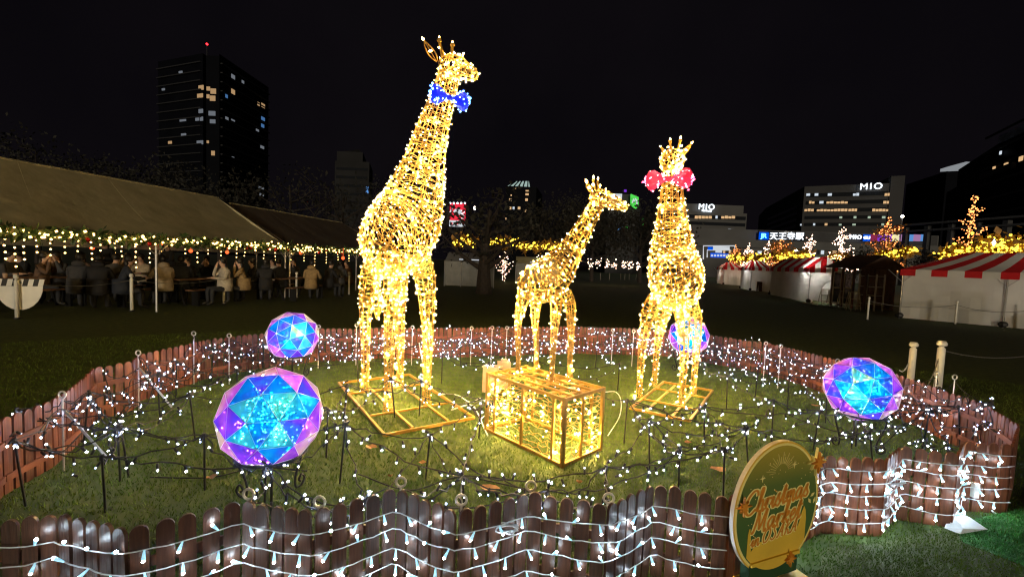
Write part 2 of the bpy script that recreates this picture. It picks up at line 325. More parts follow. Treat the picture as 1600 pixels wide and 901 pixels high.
# --- left residential tower
A, B, Cc, D = gp(250, 158), gp(318, 150), gp(343, 150), gp(418, 178)
bk = (D - Cc) + A; zt_ = zt(330, 84, 150)
t = thing('apartment_tower', 'tall dark apartment tower with banded balconies and few lit windows at upper left', 'building', B)
block(t, 'wall', [A, B, B + Vector((0, 1.5, 0)), Cc + Vector((0, 1.5, 0)), Cc, D, D + (A - B), A + Vector((0, 28, 0))], 0, zt_, M['towerm'])
block(t, 'roof_core', [lerp(A, D, .25) + Vector((0, 3, 0)), lerp(A, D, .6) + Vector((0, 3, 0)), lerp(A, D, .6) + Vector((0, 9, 0)), lerp(A, D, .25) + Vector((0, 9, 0))], zt_, zt_ + 2.5, M['towerm'])
mb = MB(); mb.tube([(B.x, B.y + 2, zt_), (B.x, B.y + 2, zt(321, 69, 151))], .12); ant = mb.build('antenna', M['slab'], t)
mb = MB(); mb.ball((B.x, B.y + 2, zt(321, 67, 151)), .35); mb.build('aviation_light', M['redl'], ant)
fl = (zt_ - 4) / 21
for k in range(21):
    z = 4 + k * fl
    panel(t, 'balcony_slab', A, B, 0, .98, z, z + .35, M['slab'], .7); panel(t, 'balcony_slab', Cc, D, .02, 1, z, z + .35, M['slab'], .7)
def lit(a, b, da, db, px0, px1, py0, py1, m, par):
    # a window where the line of sight meets the wall a-b
    def tt(px):
        r = ray(px, 400); d = b - a; den = r.x * d.y - r.y * d.x; return (-(r.x * a.y - r.y * a.x)) / den
    t0, t1 = tt(px0), tt(px1); q = lerp(a, b, (t0 + t1) / 2); pxm = (px0 + px1) / 2
    f = panel(par, 'window', a, b, min(t0, t1), max(t0, t1), height_at(pxm, py1, q), height_at(pxm, py0, q), m, .25); return f
for x0, x1, y0, y1, m in ((312, 319, 134, 141, 'w'), (310, 318, 147, 153, 'w'), (312, 318, 171, 177, 'c'), (307, 312, 184, 189, 'c'), (314, 318, 183, 189, 'c'), (283, 292, 185, 190, 'c'), (285, 292, 209, 214, 'c'), (265, 270, 221, 225, 'w'), (309, 318, 220, 226, 'c'), (282, 287, 112, 115, 'c'), (256, 260, 139, 142, 'c')):
    lit(A, B, 0, 0, x0, x1, y0, y1, WMT[m], t)
for x0, x1, y0, y1, m in ((324, 329, 136, 142, 'w'), (330, 338, 139, 147, 'w'), (324, 328, 148, 154, 'w'), (329, 337, 150, 158, 'w'), (327, 337, 174, 181, 'c'), (329, 337, 187, 193, 'c'), (324, 327, 220, 224, 'w'), (331, 336, 236, 243, 'w')):
    lit(B + Vector((0, 1.5, 0)), Cc + Vector((0, 1.5, 0)), 0, 0, x0, x1, y0, y1, WMT[m], t)
for x0, x1, y0, y1, m in ((361, 366, 117, 123, 'c'), (377, 380, 126, 130, 'c'), (361, 366, 140, 147, 'w'), (352, 355, 147, 153, 'b'), (401, 404, 160, 165, 'w'), (407, 412, 162, 168, 'w'), (407, 412, 183, 188, 'b'), (407, 411, 194, 199, 'b'), (352, 356, 183, 188, 'c'), (361, 366, 187, 189, 'c'), (399, 403, 202, 205, 'c'), (406, 411, 226, 232, 'c'), (362, 365, 245, 248, 'c'), (403, 411, 292, 295, 'c'), (405, 411, 302, 306, 'c')):
    lit(Cc, D, 0, 0, x0, x1, y0, y1, WMT[m], t)
# --- pale stepped building behind the left trees
d = 120; A, B = gp(521, d), gp(574, d); t = thing('stepped_building', 'faint pale building with stepped pointed roof behind bare trees at left', 'building', A)
back = Vector((-3, 12, 0)); mid = lerp(A, B, .55)
block(t, 'wall', [A, B, B + back, A + back], 0, zt(545, 252, d), M['stepm'])
block(t, 'upper_wall', [lerp(A, B, .05), lerp(A, B, .8), lerp(A, B, .8) + back * .8, lerp(A, B, .05) + back * .8], zt(545, 252, d), zt(545, 237, d), M['stepm'])
mb = MB(); zz = zt(545, 237, d); a0, a1 = lerp(A, B, .2), lerp(A, B, .75)
mb.add([(a0.x, a0.y, zz), (a1.x, a1.y, zz), (a1.x + back.x * .6, a1.y + back.y * .6, zz), (a0.x + back.x * .6, a0.y + back.y * .6, zz), (lerp(a0, a1, .6).x, a0.y + 4, zt(548, 227, d))], [(0, 1, 4), (1, 2, 4), (2, 3, 4), (3, 0, 4), (0, 3, 2, 1)]); mb.build('roof', M['stepm'], t)
for k in range(6): panel(t, 'window_band', A, B, .04, .96, zt(545, 262 + 13 * k + 4, d), zt(545, 262 + 13 * k, d), M['glassd'], .2)
panel(t, 'lit_sign', A, B, .93, .99, zt(573, 302, d), zt(573, 292, d), M['signl'], .5)
# --- centre tower with floodlit crown
d = 190; A, B = gp(786, d), gp(833, d); t = thing('crowned_tower', 'slim dark tower with a pale green lit crown behind centre trees', 'building', A)
back = Vector((4, 22, 0)); zc = zt(805, 291, d)
block(t, 'wall', [A, B, B + back, A + back], 0, zc, M['towerm'])
mb = MB(); e0, e1 = A + Vector((.5, .5, 0)), lerp(A, B, .78)
mb.add([(e0.x, e0.y, zc + .05), (e1.x, e1.y, zc + .05), (e1.x, e1.y + 14, zc + .05), (e0.x, e0.y + 14, zc + .05), (lerp(e0, e1, .35).x, e0.y + 3, zt(805, 281, d)), (lerp(e0, e1, .95).x, e1.y + 3, zt(805, 280, d))], [(0, 1, 5, 4), (1, 2, 5), (2, 3, 4, 5), (3, 0, 4)])
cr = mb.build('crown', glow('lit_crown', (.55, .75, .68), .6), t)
for k in range(5): p = lerp(e0, e1, .1 + .2 * k); mb = MB(); mb.bar((p.x, p.y - .1, zc), (lerp(e0, e1, .35 + .14 * k).x, p.y + 2.7, zt(805, 281, d)), .5); mb.build('crown_rib', M['towerm'], cr)
for x0, x1, y0, y1, m in ((817, 822, 297, 299, 'w'), (817, 822, 302, 305, 'w'), (817, 821, 310, 314, 'w'), (792, 796, 310, 314, 'w'), (792, 796, 323, 327, 'w'), (798, 801, 323, 327, 'c'), (806, 810, 323, 327, 'w'), (817, 820, 328, 331, 'w'), (799, 802, 293, 295, 'w'), (783.5 + 4, 789, 340, 343, 'w'), (794, 796, 304, 306, 'w')): lit(A, B, 0, 0, x0, x1, y0, y1, WM[m], t)
# --- left MIO building (behind the pink-bow giraffe)
d = 110; A, B = gp(1030, d), gp(1161, d); back = Vector((2, 25, 0))
t = thing('white_office_block', 'pale office block with glowing MIO letters behind the giraffe with the pink bow', 'building', A)
z1 = zt(1100, 331, d); block(t, 'wall', [A, B, B + back, A + back], 0, z1, M['concrete'])
P0, P1 = lerp(A, B, .02), lerp(A, B, .97); block(t, 'roof_storey', [P0 + Vector((0, .6, 0)), P1 + Vector((0, .6, 0)), P1 + back * .9, P0 + back * .9], z1, zt(1100, 318.5, d), M['concrete'])
def rows(t, A, B, d, spec, x0=None):
    for y0, y1, segs in spec:
        xm = 1110; panel(t, 'window_band', A, B, .03, .985, zt(xm, y1, d), zt(xm, y0, d), M['glassd'], .2)
        for a, b, m in segs:
            n = max(1, round((b - a) / 5)); 
            for k in range(n):
                if random.random() < .9: lit(A, B, 0, 0, a + (b - a) * k / n + .3, a + (b - a) * (k + 1) / n - .5, y0 + .6 + random.random(), y1 - .5, WM[m], t)
rows(t, A, B, d, ((336.5, 342, ((1081, 1108, 'w'), (1113, 1117, 'c'), (1122, 1144, 'w'))), (347, 352, ((1151, 1157, 'w'),)), (357, 362, ((1082, 1098, 'c'), (1105, 1121, 'c'), (1134, 1144, 'c'))), (368, 373, ((1084, 1100, 't'), (1103, 1123, 'c'))), (379, 384, ((1083, 1099, 'w'),)), (390, 396, ((1080, 1099, 'w'),))))
def wall_text(t, body, px, py, d, hpx, m, a, b, name='lettering', sp=1, shear=0, off=.35):
    r_ = ray(px, 400); dv = b - a; tq = -(r_.x * a.y - r_.y * a.x) / (r_.x * dv.y - r_.y * dv.x); d = lerp(a, b, tq).y; sz = hpx / FPX * d * 1.4; p = at_depth(px, py, d - off); x, _ = wall_frame(a, b)
    o = place(name, text_mesh(body, sz, m, .12, shear, sp), t, face_mtx(p, x)); return o
wall_text(t, 'MIO', 1104, 323.5, d, 8.5, M['signw'], A, B, sp=1.25); wall_text(t, 'TENNOJI', 1104, 329.5, d, 2.4, M['signw'], A, B, sp=1.2)
# --- right MIO building
A, B, L0 = gp(1247, 122), gp(1399, 112), gp(1190, 165)
t = thing('grey_department_store', 'grey department store with many lit window rows and MIO sign at its top right', 'building', B)
zl = zt(1247, 291, 122); back = Vector((18, 40, 0))
block(t, 'wall', [A, lerp(A, B, .96), lerp(A, B, .96) + back, L0 + back * .6, L0], 0, zl, M['concrete2'])
Q = lerp(A, B, .87); block(t, 'stair_tower', [Q + Vector((.0, -.35, 0)), B + Vector((0, -.35, 0)), B + back * .3, Q + back * .3], 0, zt(1385, 275, 113), M['concrete2'])
def rows2(spec, d0=118):
    for y0, y1, segs in spec:
        panel(t, 'window_band', A, B, .03, .86, height_at(1310, y1, lerp(A, B, .4)), height_at(1310, y0, lerp(A, B, .4)), M['glassd'], .2)
        for a, b, m in segs:
            n = max(1, round((b - a) / 5.5))
            for k in range(n):
                if random.random() < .88:
                    y_off = (a - 1310) * -.013 * 0
                    lit(A, B, 0, 0, a + (b - a) * k / n + .3, a + (b - a) * (k + 1) / n - .5, y0 + .8 + random.random() * 1.2, y1 - .6, WM[m], t)
rows2(((301, 307, ((1252, 1271, 'c'), (1285, 1292, 'c'), (1324, 1334, 'c'), (1373, 1383, 'w'))), (313.5, 319, ((1257, 1266, 'w'), (1273, 1280, 'c'), (1284, 1323, 'w'), (1372, 1383, 'w'))), (325.5, 331, ((1251, 1266, 'w'), (1270, 1318, 'w'), (1319, 1333, 'w'), (1356, 1382, 'w'))),
       (337, 342, ((1285, 1290, 'g'), (1306, 1311, 'g'), (1328, 1333, 'g'), (1350, 1355, 'g'), (1372, 1378, 'g'))), (348, 353, ((1246, 1249, 'c'), (1266, 1270, 'c'), (1284, 1289, 'w'), (1306, 1311, 'g'), (1327, 1333, 'g'), (1372, 1377, 'g')))))
for k in range(5):
    y0 = 332 + 9 * k; panel(t, 'window_band', L0, A, .1, .9, height_at(1215, y0 + 4, lerp(L0, A, .5)), height_at(1215, y0, lerp(L0, A, .5)), M['glassd'], .2)
wall_text(t, 'MIO', 1361, 291.5, 113, 9.5, M['signw'], A, B, sp=1.25)
# --- station front with the sign band
A, B = gp(1075, 96), gp(1462, 92); back = Vector((0, 8, 0))
t = thing('station_front', 'long low station front carrying blue and white illuminated sign band', 'building', A)
block(t, 'wall', [A, B, B + back, A + back], 0, zt(1270, 362, 94), M['concrete'])
panel(t, 'canopy', A, B, 0, 1, zt(1270, 391, 94), zt(1270, 379, 94), M['concrete'], 1.6)
panel(t, 'fascia', A, B, .28, .99, zt(1270, 377, 94), zt(1270, 363, 94), M['concrete2'], .4)
def sgn(x0, x1, y0, y1, m, nm='sign_panel'):
    d = lerp(A, B, (x0 - 1075) / 387).y; p0, p1 = at_depth(x0, y1, d - 1.2), at_depth(x1, y0, d - 1.2)
    mb = MB(); mb.box(((p0.x + p1.x) / 2, p0.y, (p0.z + p1.z) / 2), (p1.x - p0.x, .25, abs(p1.z - p0.z)), math.atan2(B.y - A.y, B.x - A.x)); return mb.build(nm, m, t)
sgn(1186, 1201, 363, 374, M['signb']); wall_text(t, 'JR', 1193.5, 368.5, 93.2, 7, M['signc'], A, B, sp=.95, off=1.5)
sgn(1202, 1256, 363, 375, M['glassd'])
for k, ch in enumerate('天王寺駅'): wall_text(t, ch, 1209 + 13.6 * k, 369.5, 93, 8.5, M['signw'], A, B, off=1.5)
wall_text(t, 'MIO', 1337, 370.5, 91.5, 6, M['signw'], A, B, sp=1.2, off=1.5)
for k, m in enumerate(('signb', 'signm', 'signp', 'signp', 'signy', 'signi', 'signl', 'signi', 'signl')):
    x = 1349 + 11.2 * k; sgn(x, x + 10.4, 366.5, 376.5, M[m])
wall_text(t, 'GU', 1354.5, 371.5, 91.2, 4.5, M['signw'], A, B, off=1.5)
for k in range(26):
    x = 1085 + 9 * k
    if random.random() < .6: sgn(x, x + random.uniform(2, 6), 384 + random.random() * 2 + 7, 397 + random.random() * 2, M[random.choice(('winw', 'winw', 'winc'))], 'shop_window')
# gate arch with screens before the station
t = thing('sign_gantry', 'white outlined entrance gantry with blue and white screens below the left MIO block', 'sign gantry', gp(1122, 80))
for pts in (((1099, 405), (1099, 384), (1148, 384), (1148, 405)), ((1105, 402), (1105, 390.5), (1141, 390.5))):
    q = [at_depth(x, y, 80) for x, y in pts]; mb = MB(); mb.tube(q, .11, 5); mb.build('arch_frame', M['signwh'], t)
def scr(t, x0, x1, y0, y1, d, m, nm='screen'):
    p0, p1 = at_depth(x0, y1, d), at_depth(x1, y0, d); mb = MB(); mb.box(((p0.x + p1.x) / 2, p0.y, (p0.z + p1.z) / 2), (abs(p1.x - p0.x), .15, abs(p1.z - p0.z))); return mb.build(nm, m, t)
scr(t, 1106, 1114, 386, 390, 79.8, M['signb']); scr(t, 1114, 1140, 385.5, 390, 79.8, M['signwh']); scr(t, 1118, 1128, 391.5, 394.5, 79.8, M['signwh']); scr(t, 1110, 1140, 396, 402, 79.8, M['signb'])
for k in range(6): scr(t, 1111 + 4.8 * k, 1114 + 4.8 * k, 397.5, 400.5, 79.6, M['signwh'], 'screen_mark')
# --- dark towers at the right edge
d = 160; A, B = gp(1464, d), gp(1518, d); back = Vector((8, 25, 0))
t = thing('slim_office_tower', 'slim dark tower with a white lit roof canopy near the right edge', 'building', A)
block(t, 'wall', [A, B, B + back, A + back], 0, zt(1490, 268, d), M['towerm'])
mb = MB(); z0, z1 = zt(1490, 266, d), zt(1490, 253, d)
a0, a1 = A + Vector((-.5, -1, 0)), B + Vector((-.3, -1, 0)); mid = lerp(A, B, .45) + Vector((0, -1, 0))
mb.add([(a0.x, a0.y, z0), (mid.x, mid.y, z0 + 1), (a1.x, a1.y, z0 + 1), (a1.x, a1.y + 4, z0 + 1), (a0.x + 1, a0.y + 4, z0), (a0.x, a0.y, z0 + 1), (mid.x, mid.y, z1), (a1.x, a1.y, z1 - .3), (a1.x, a1.y + 4, z1 - .3), (a0.x + 1, a0.y + 4, z0 + 1)], [(0, 1, 6, 5), (1, 2, 7, 6), (2, 3, 8, 7), (3, 4, 9, 8), (4, 0, 5, 9), (5, 6, 7, 8, 9), (0, 4, 3, 2, 1)])
mb.build('roof_canopy', glow('lit_canopy', (.75, .8, .85), .32), t)
for x0, x1, y0, y1, m in ((1490, 1498, 269, 274, 'w'), (1500, 1503, 268, 273, 'w'), (1509, 1513, 275, 277, 'w'), (1508, 1514, 279, 282, 'c'), (1487, 1495, 292, 299, 'w'), (1484, 1488, 296, 299, 'c'), (1482, 1486, 310, 311, 'c'), (1488, 1491, 310, 311, 'c')): lit(A, B, 0, 0, x0, x1, y0, y1, WM[m], t)
A, B = gp(1520, 120), gp(1680, 85); back = Vector((20, 30, 0))
t = thing('dark_commercial_block', 'huge dark building at the right edge with a glassy lit top corner', 'building', A)
block(t, 'wall', [A, B, B + back, A + back], 0, zt(1520, 268, 120), M['towerm'])
P0 = lerp(A, B, .18); block(t, 'upper_wall', [P0 + Vector((1, 1, 0)), B + Vector((1, 1, 0)), B + back, P0 + back], zt(1520, 268, 120), zt(1560, 218, 112), M['towerm'])
panel(t, 'glass_parapet', P0 + Vector((1, 1, 0)), B + Vector((1, 1, 0)), 0, 1, zt(1560, 219, 112), zt(1560, 207, 112), mat('parapet_glass', (.25, .3, .36), .3, nscale=.6, namt=.6), .3)
panel(t, 'terrace_wall', A, lerp(A, B, .4), .02, .98, zt(1535, 278, 118), zt(1535, 270, 118), M['concrete2'], .8)
for k in range(9): panel(t, 'floor_band', A, B, 0, 1, 6 + 4.2 * k, 6.5 + 4.2 * k, M['concrete2'], .3)
for x0, x1, y0, y1, m in ((1538, 1541, 260, 265, 'w'), (1577, 1582, 246, 253, 'w'), (1555, 1560, 256, 259, 'w'), (1546, 1548, 238, 243, 'c')): lit(A, B, 0, 0, x0, x1, y0, y1, WM[m], t)
# --- walkway decks by the right
A, B = gp(1400, 90), gp(1600, 70); t = thing('footbridge', 'dark elevated walkway with pale edge beams in front of the right towers', 'footbridge', A)
for y in (356, 345): panel(t, 'edge_beam', A, B, 0, 1, zt(1500, y + 3, 80), zt(1500, y, 80), M['concrete2'], 1.0)
for k in range(5):
    p = lerp(A, B, .1 + .2 * k); mb = MB(); mb.box((p.x, p.y + .8, zt(1500, 350, 80) / 2), (.8, .8, zt(1500, 350, 80))); mb.build('pier', M['concrete2'], t)
# --- building with screens behind the young giraffe's head
d = 95; A, B = gp(945, d), gp(988, d); t = thing('sign_building', 'dark ribbed building with yellow and green signs behind the small giraffe head', 'building', A)
block(t, 'wall', [A, B, B + Vector((5, 14, 0)), A + Vector((0, 14, 0))], 0, zt(965, 303, d), M['concrete2'])
for k in range(14): panel(t, 'wall_rib', A, B, .04 + .065 * k, .07 + .065 * k, zt(965, 365, d), zt(965, 327, d), M['concrete'], .4)
scr(t, 950, 973, 314.5, 321, d - .8, M['signy'], 'yellow_sign'); scr(t, 973, 979, 318, 322.5, d - .8, M['signb'], 'blue_sign'); scr(t, 952, 972, 303, 313, d - .7, M['signwh'], 'white_sign'); scr(t, 975, 979, 296.5, 300, d - .7, M['signp'], 'purple_sign')
scr(t, 965, 973, 351, 360, d - .8, M['signl'], 'small_sign')
p = [at_depth(x, y, d - 2) for x, y in ((986, 303), (998, 308), (998, 322), (994, 326), (986, 321))]; mb = MB()
mb.add([tuple(q) for q in p] + [(q.x, q.y + .5, q.z) for q in p], [(4, 3, 2, 1, 0), (5, 6, 7, 8, 9)] + [(i, (i + 1) % 5, 5 + (i + 1) % 5, 5 + i) for i in range(5)]); gs = mb.build('green_sign', M['signg'], t)
mb = MB(); mb.tube([tuple(at_depth(x, y, d - 2.2)) for x, y in ((988, 317), (990, 311), (991, 316), (993, 310), (995, 313), (995, 320))], .16, 4); mb.build('sign_mark', M['signwh'], gs)
mb = MB(); q = at_depth(979, 355, d - 3); mb.ball(q, .3, 6, 4); mb.ball(at_depth(1005, 343, d), .25, 6, 4); mb.ball(at_depth(1004, 350, d), .2, 6, 4); tag(mb.build('signal_lamp', M['signg']), 'small green signal lights glowing beside the giraffe with pink bow', 'light')
# --- red shop sign
d = 30; t = thing('shop_sign', 'red square illuminated shop sign with white stripe and white lower panel', 'sign', at_depth(715, 340, d))
scr(t, 702.5, 728, 318, 344, d, M['signr'], 'red_panel'); scr(t, 702, 727, 345, 353.5, d, M['signwh'], 'white_panel'); scr(t, 698, 701.5, 322, 350, d + .1, M['concrete2'], 'side_frame')
mb = MB(); q0, q1 = at_depth(703, 332, d - .25), at_depth(710, 319, d - .25); mb.bar(q0, q1, .05, .19, up=(0, 1, 0)); mb.build('white_stripe', M['signwh'], t)
mb = MB(); q = at_depth(715, 331, d - .25); mb.ball(q, .27, 10, 6, sc=(1.1, .12, .8)); mb.build('white_emblem', M['signwh'], t)
o = place('lettering', text_mesh('KFC', .33, M['signw'], .02), t, face_mtx(at_depth(723.5, 335, d - .2), (1, 0, 0)) @ Matrix.Rotation(R(90), 4, 'Z'))
for k in range(5): scr(t, 704 + 4.6 * k, 707 + 4.6 * k, 347.5, 350.5, d - .2, M[('signr', 'glassd')[k % 2]], 'panel_mark')
for k in range(5): mb = MB(); mb.ball(at_depth(703.5 + 5.7 * k, 317.4, d - .2), .07, 6, 4); mb.build('sign_lamp', M['signw'], t)
mb = MB(); q = at_depth(715, 353, d + .35); mb.tube([(q.x, q.y, 0), (q.x, q.y, q.z + .9)], .09, 6); mb.build('post', M['black'], t)
# --- station forecourt lamps (lit in the photograph)
for x, y, d, pw, lab in ((1243, 391, 70, 700, 'lit street lamp glowing between the orange trees before the station'), (742, 325, 60, 40, 'small white street lamp glowing beside the red shop sign'), (1410, 338, 75, 350, 'bluish lamp head glowing right of the department store'), (1063, 352, 78, 500, 'street lamp half hidden by the pink bow giraffe')):
    p = at_depth(x, y, d); t = thing('street_lamp', lab, 'street lamp', (p.x, p.y, 0), 0, 'street lamps before the station')
    mb = MB(); mb.tube([(p.x, p.y, 0), (p.x, p.y, p.z - .2)], .06, 6); mb.build('post', M['black'], t)
    mb = MB(); mb.ball(p, .22, 8, 5); mb.build('lamp_head', M['lampg'], t)
    l = bpy.data.lights.new('lamp_light', 'POINT'); l.energy = pw; l.color = (1, .93, .82); l.shadow_soft_size = .3; lo = bpy.data.objects.new('lamp_light', l); C.objects.link(lo); lo.parent = t; lo.matrix_parent_inverse = t.matrix_basis.inverted(); lo.location = (p.x, p.y - .6, p.z)

# ================================================================== TREES
def tree(base, H, cr, leaves, label, seed, group='dark trees at the lawn edge', leafm='darkleaf', trunk_r=.25, fork=.35, leaf=.16, lights=None, squash=.8, name='park_tree', twigs=True):
    r_ = random.Random(seed); rg = np.random.default_rng(seed); t = thing(name, label, 'tree', base, 0, group); mb = MB(); b = Vector(base); ends = []
    top = b + Vector((r_.uniform(-.2, .2), 0, H * .8)); P = catmull([b, b + Vector((r_.uniform(-.1, .1), 0, H * .35)), top], 6); mb.tube(P, np.linspace(trunk_r, trunk_r * .25, len(P)), 7)
    LP = [P[(0 if lights else 4):]]
    for k in range(12):
        s = fork + (.95 - fork) * k / 12 if not lights else .3 + .65 * k / 12; q = Vector(P[int(s * (len(P) - 1))]); a = k * 2.4 + r_.random(); l = cr * (1.15 - (.85 if lights else .5) * k / 12)
        e = q + Vector((math.cos(a) * l, math.sin(a) * l, l * r_.uniform(.35, .9))); m_ = (q + e) / 2 + Vector((0, 0, -.08 * l)); Q = catmull([q, m_, e], 4); mb.tube(Q, np.linspace(trunk_r * .35, .02, len(Q)), 5); ends.append(e); ends.append(m_); LP.append(Q)
        if twigs:
            for j in range(4):
                s_ = Vector(Q[r_.randrange(3, len(Q))]); f = s_ + Vector((r_.uniform(-1, 1), r_.uniform(-1, 1), r_.uniform(.1, 1))) * l * .4; mb.tube([s_, (s_ + f) / 2 + Vector((0, 0, .05)), f], [.025, .018, .008], 4); ends.append(f); LP.append(np.array([s_, f]))
    mb.build('trunk', M['trunk'], t)
    if leaves:
        E = np.array([tuple(e) for e in ends]); c = E[rg.integers(0, len(E), leaves)] + rg.normal(0, cr * .2, (leaves, 3)) * (1, 1, squash)
        c = c[c[:, 2] > b.z + H * .22]; n = len(c); u = rg.normal(0, 1, (n, 3)); u /= np.linalg.norm(u, axis=1, keepdims=True); v = np.cross(u, rg.normal(0, 1, (n, 3))); v /= np.linalg.norm(v, axis=1, keepdims=True)
        s = rg.uniform(.5, 1.2, (n, 1)) * leaf; V = np.stack([c - u * s, c + v * s * .5, c + u * s, c - v * s * .5], 1).reshape(-1, 3)
        mb = MB(); mb.add(V, [(4 * i, 4 * i + 1, 4 * i + 2, 4 * i + 3) for i in range(n)]); mb.build('crown', M[leafm], t, kind='stuff')
    if lights:
        m, step, rad = lights; PT = []
        for Q in LP:
            kq = 4 if len(PT) == 0 else 1; Q = resample(np.asarray(Q, float), step / kq); PT.append(Q + rg.normal(0, rad * (2.2 if kq > 1 else 1.6), Q.shape))
        PT = np.vstack(PT); mb = MB(); mb.octs(PT, rg.normal(0, 1, PT.shape), rad, rad * 1.3); mb.build('light_bulbs', M[m], t, kind='stuff')
    return t
TL = 'dark leafy tree '
for k, (px, d, H, cr, lv, lab) in enumerate((
    (60, 34, 9.5, 4.2, 5000, 'broad dark tree crown rising behind the left end of the beige tent'), (215, 36, 8.5, 4, 4500, 'dark tree in front of the left apartment tower base'), (345, 32, 6.5, 3.4, 3000, 'low dark tree right above the beige tent roof end'),
    (455, 34, 8.5, 3.6, 700, 'bare branched tree over the second brown tent roof'), (535, 33, 7.4, 3.4, 600, 'bare tree in front of the pale stepped building'), (640, 38, 8, 3.6, 2500, 'dark tree mostly behind the tall giraffe'),
    (757, 21, 5.0, 2.2, 700, 'large dark tree with thick trunk left of the small giraffe'), (868, 40, 6.6, 3.4, 3600, 'dark broad tree under the crowned tower'), (925, 42, 7.5, 3.8, 4200, 'dark tree directly behind the small giraffe neck'), (1000, 44, 6.6, 3.6, 4200, 'low dark tree between the small giraffe and the pink bow giraffe'))):
    p = at_depth(px, 420, d); tree((p.x, p.y, 0), H, cr, lv, lab, 40 + k, trunk_r=0.40 if px == 757 else .22)
for k, (px, d, H, lab) in enumerate(((1325, 52, 4.2, 'round dark clipped tree left of the department store tree lights'), (1470, 48, 4.6, 'dark round tree between two orange lit trees'), (1560, 44, 4.8, 'dark tree behind the yellow garland at right edge'))):
    p = at_depth(px, 420, d); tree((p.x, p.y, 0), H, 2.2, 3000, lab, 70 + k, 'dark clipped trees behind the stalls')
# orange-lit trees behind the stalls
for k, (px, top, d, cr, m, lv, lab) in enumerate(((1515, 300, 34, 1.4, 'orangeb', 0, 'tallest tree wrapped in orange lights near right edge'), (1388, 338, 38, 1.3, 'orangeb', 900, 'leafy amber tree with orange lights right of the department store'),
    (1314, 354, 40, 1.2, 'pinkw', 0, 'bare tree in pale orange lights below the MIO sign band'), (1262, 366, 42, 1.0, 'pinkw', 0, 'bare tree in pale orange lights right of the station name'), (1219, 372, 44, 1.5, 'orangeb', 1600, 'leafy golden tree lit under the station name'),
    (1197, 377, 46, .9, 'pinkw', 0, 'thin bare tree in pinkish lights left of the golden tree'), (1168, 381, 48, .9, 'pinkw', 0, 'small bare tree in pinkish lights near the gantry'), (1150, 384, 50, 1.0, 'orangeb', 500, 'leftmost small orange lit tree beside the gantry'))):
    p = at_depth(px, 400, d); H = at_depth(px, top, d).z
    tree((p.x, p.y, 0), H / .82, cr, lv, lab, 90 + k, 'trees wrapped in orange lights', 'amberleaf', .10, .45, .14, (m, .19, .05), twigs=True, name='lit_tree')
# pink wrapped trees in the centre
for k, (px, d, H, lab) in enumerate(((788, 34, 3.0, 'forked tree wrapped in pinkish lights under the crowned tower'), (843, 36, 2.6, 'slim tree trunk wrapped in pinkish lights left of small giraffe'))):
    p = at_depth(px, 430, d); tree((p.x, p.y, 0), H, .9, 0, lab, 120 + k, 'trees wrapped in pinkish lights', trunk_r=.09, lights=('pinkw', .16, .035), twigs=False, name='lit_tree')
# yellow garlands
def garland(px0, py0, px1, py1, d0, d1, n, spread, label, m='yel', rad=.085):
    P0, P1 = at_depth(px0, py0, d0), at_depth(px1, py1, d1); T = rng.random(n)[:, None]; P = np.array(P0) + (np.array(P1) - np.array(P0)) * T + rng.normal(0, 1, (n, 3)) * (spread, spread, spread * .75)
    t = thing('light_garland', label, 'garland', P0, 0, 'yellow light garlands above the stalls'); mb = MB(); mb.tube(sag(P0, P1, .05), .02, 4); mb.build('cord', M['black'], t)
    mb = MB(); mb.octs(P, rng.normal(0, 1, P.shape), rad, rad * 1.2); mb.build('light_bulbs', M[m], t, kind='stuff')
    n2 = n * 3; T = rng.random(n2)[:, None]; c = np.array(P0) + (np.array(P1) - np.array(P0)) * T + rng.normal(0, 1, (n2, 3)) * spread * 1.1; u = rng.normal(0, .12, (n2, 3)); v = rng.normal(0, .07, (n2, 3)); mb = MB()
    mb.add(np.stack([c - u, c - v, c + u, c + v], 1).reshape(-1, 3), [(4 * i, 4 * i + 1, 4 * i + 2, 4 * i + 3) for i in range(n2)]); mb.build('foliage', M['amberleaf'], t, kind='stuff')
garland(712, 376, 742, 377, 30, 30, 60, .2, 'yellow leaf garland left of the thick dark trunk'); garland(764, 380, 800, 379, 33, 33, 60, .22, 'yellow leaf garland over the forked pinkish tree'); garland(806, 385, 880, 386, 34, 34, 90, .2, 'long yellow garland left of the small giraffe chest')
garland(1140, 403, 1200, 402, 44, 40, 90, .22, 'yellow garland over the farthest striped stall'); garland(1212, 401, 1266, 399, 36, 34, 100, .2, 'bright yellow garland above the middle striped stall'); garland(1290, 402, 1330, 400, 32, 30, 25, .14, 'short dim yellow garland above the wooden hut', 'gball', .05)
garland(1366, 400, 1430, 391, 30, 28, 100, .14, 'yellow garland behind the nearest striped roof at its left'); garland(1470, 396, 1540, 388, 27, 26, 110, .2, 'yellow garland below the tallest orange tree'); garland(1540, 385, 1640, 395, 26, 24, 220, .36, 'thick yellow garland mass at the right edge')
p = at_depth(1553, 379, 25); mb = MB(); mb.octs([tuple(p)], [(0, 0, 1)], .12, .3); tag(mb.build('star_light', M['signw']), 'small bluish white star light on the yellow garland', 'light')

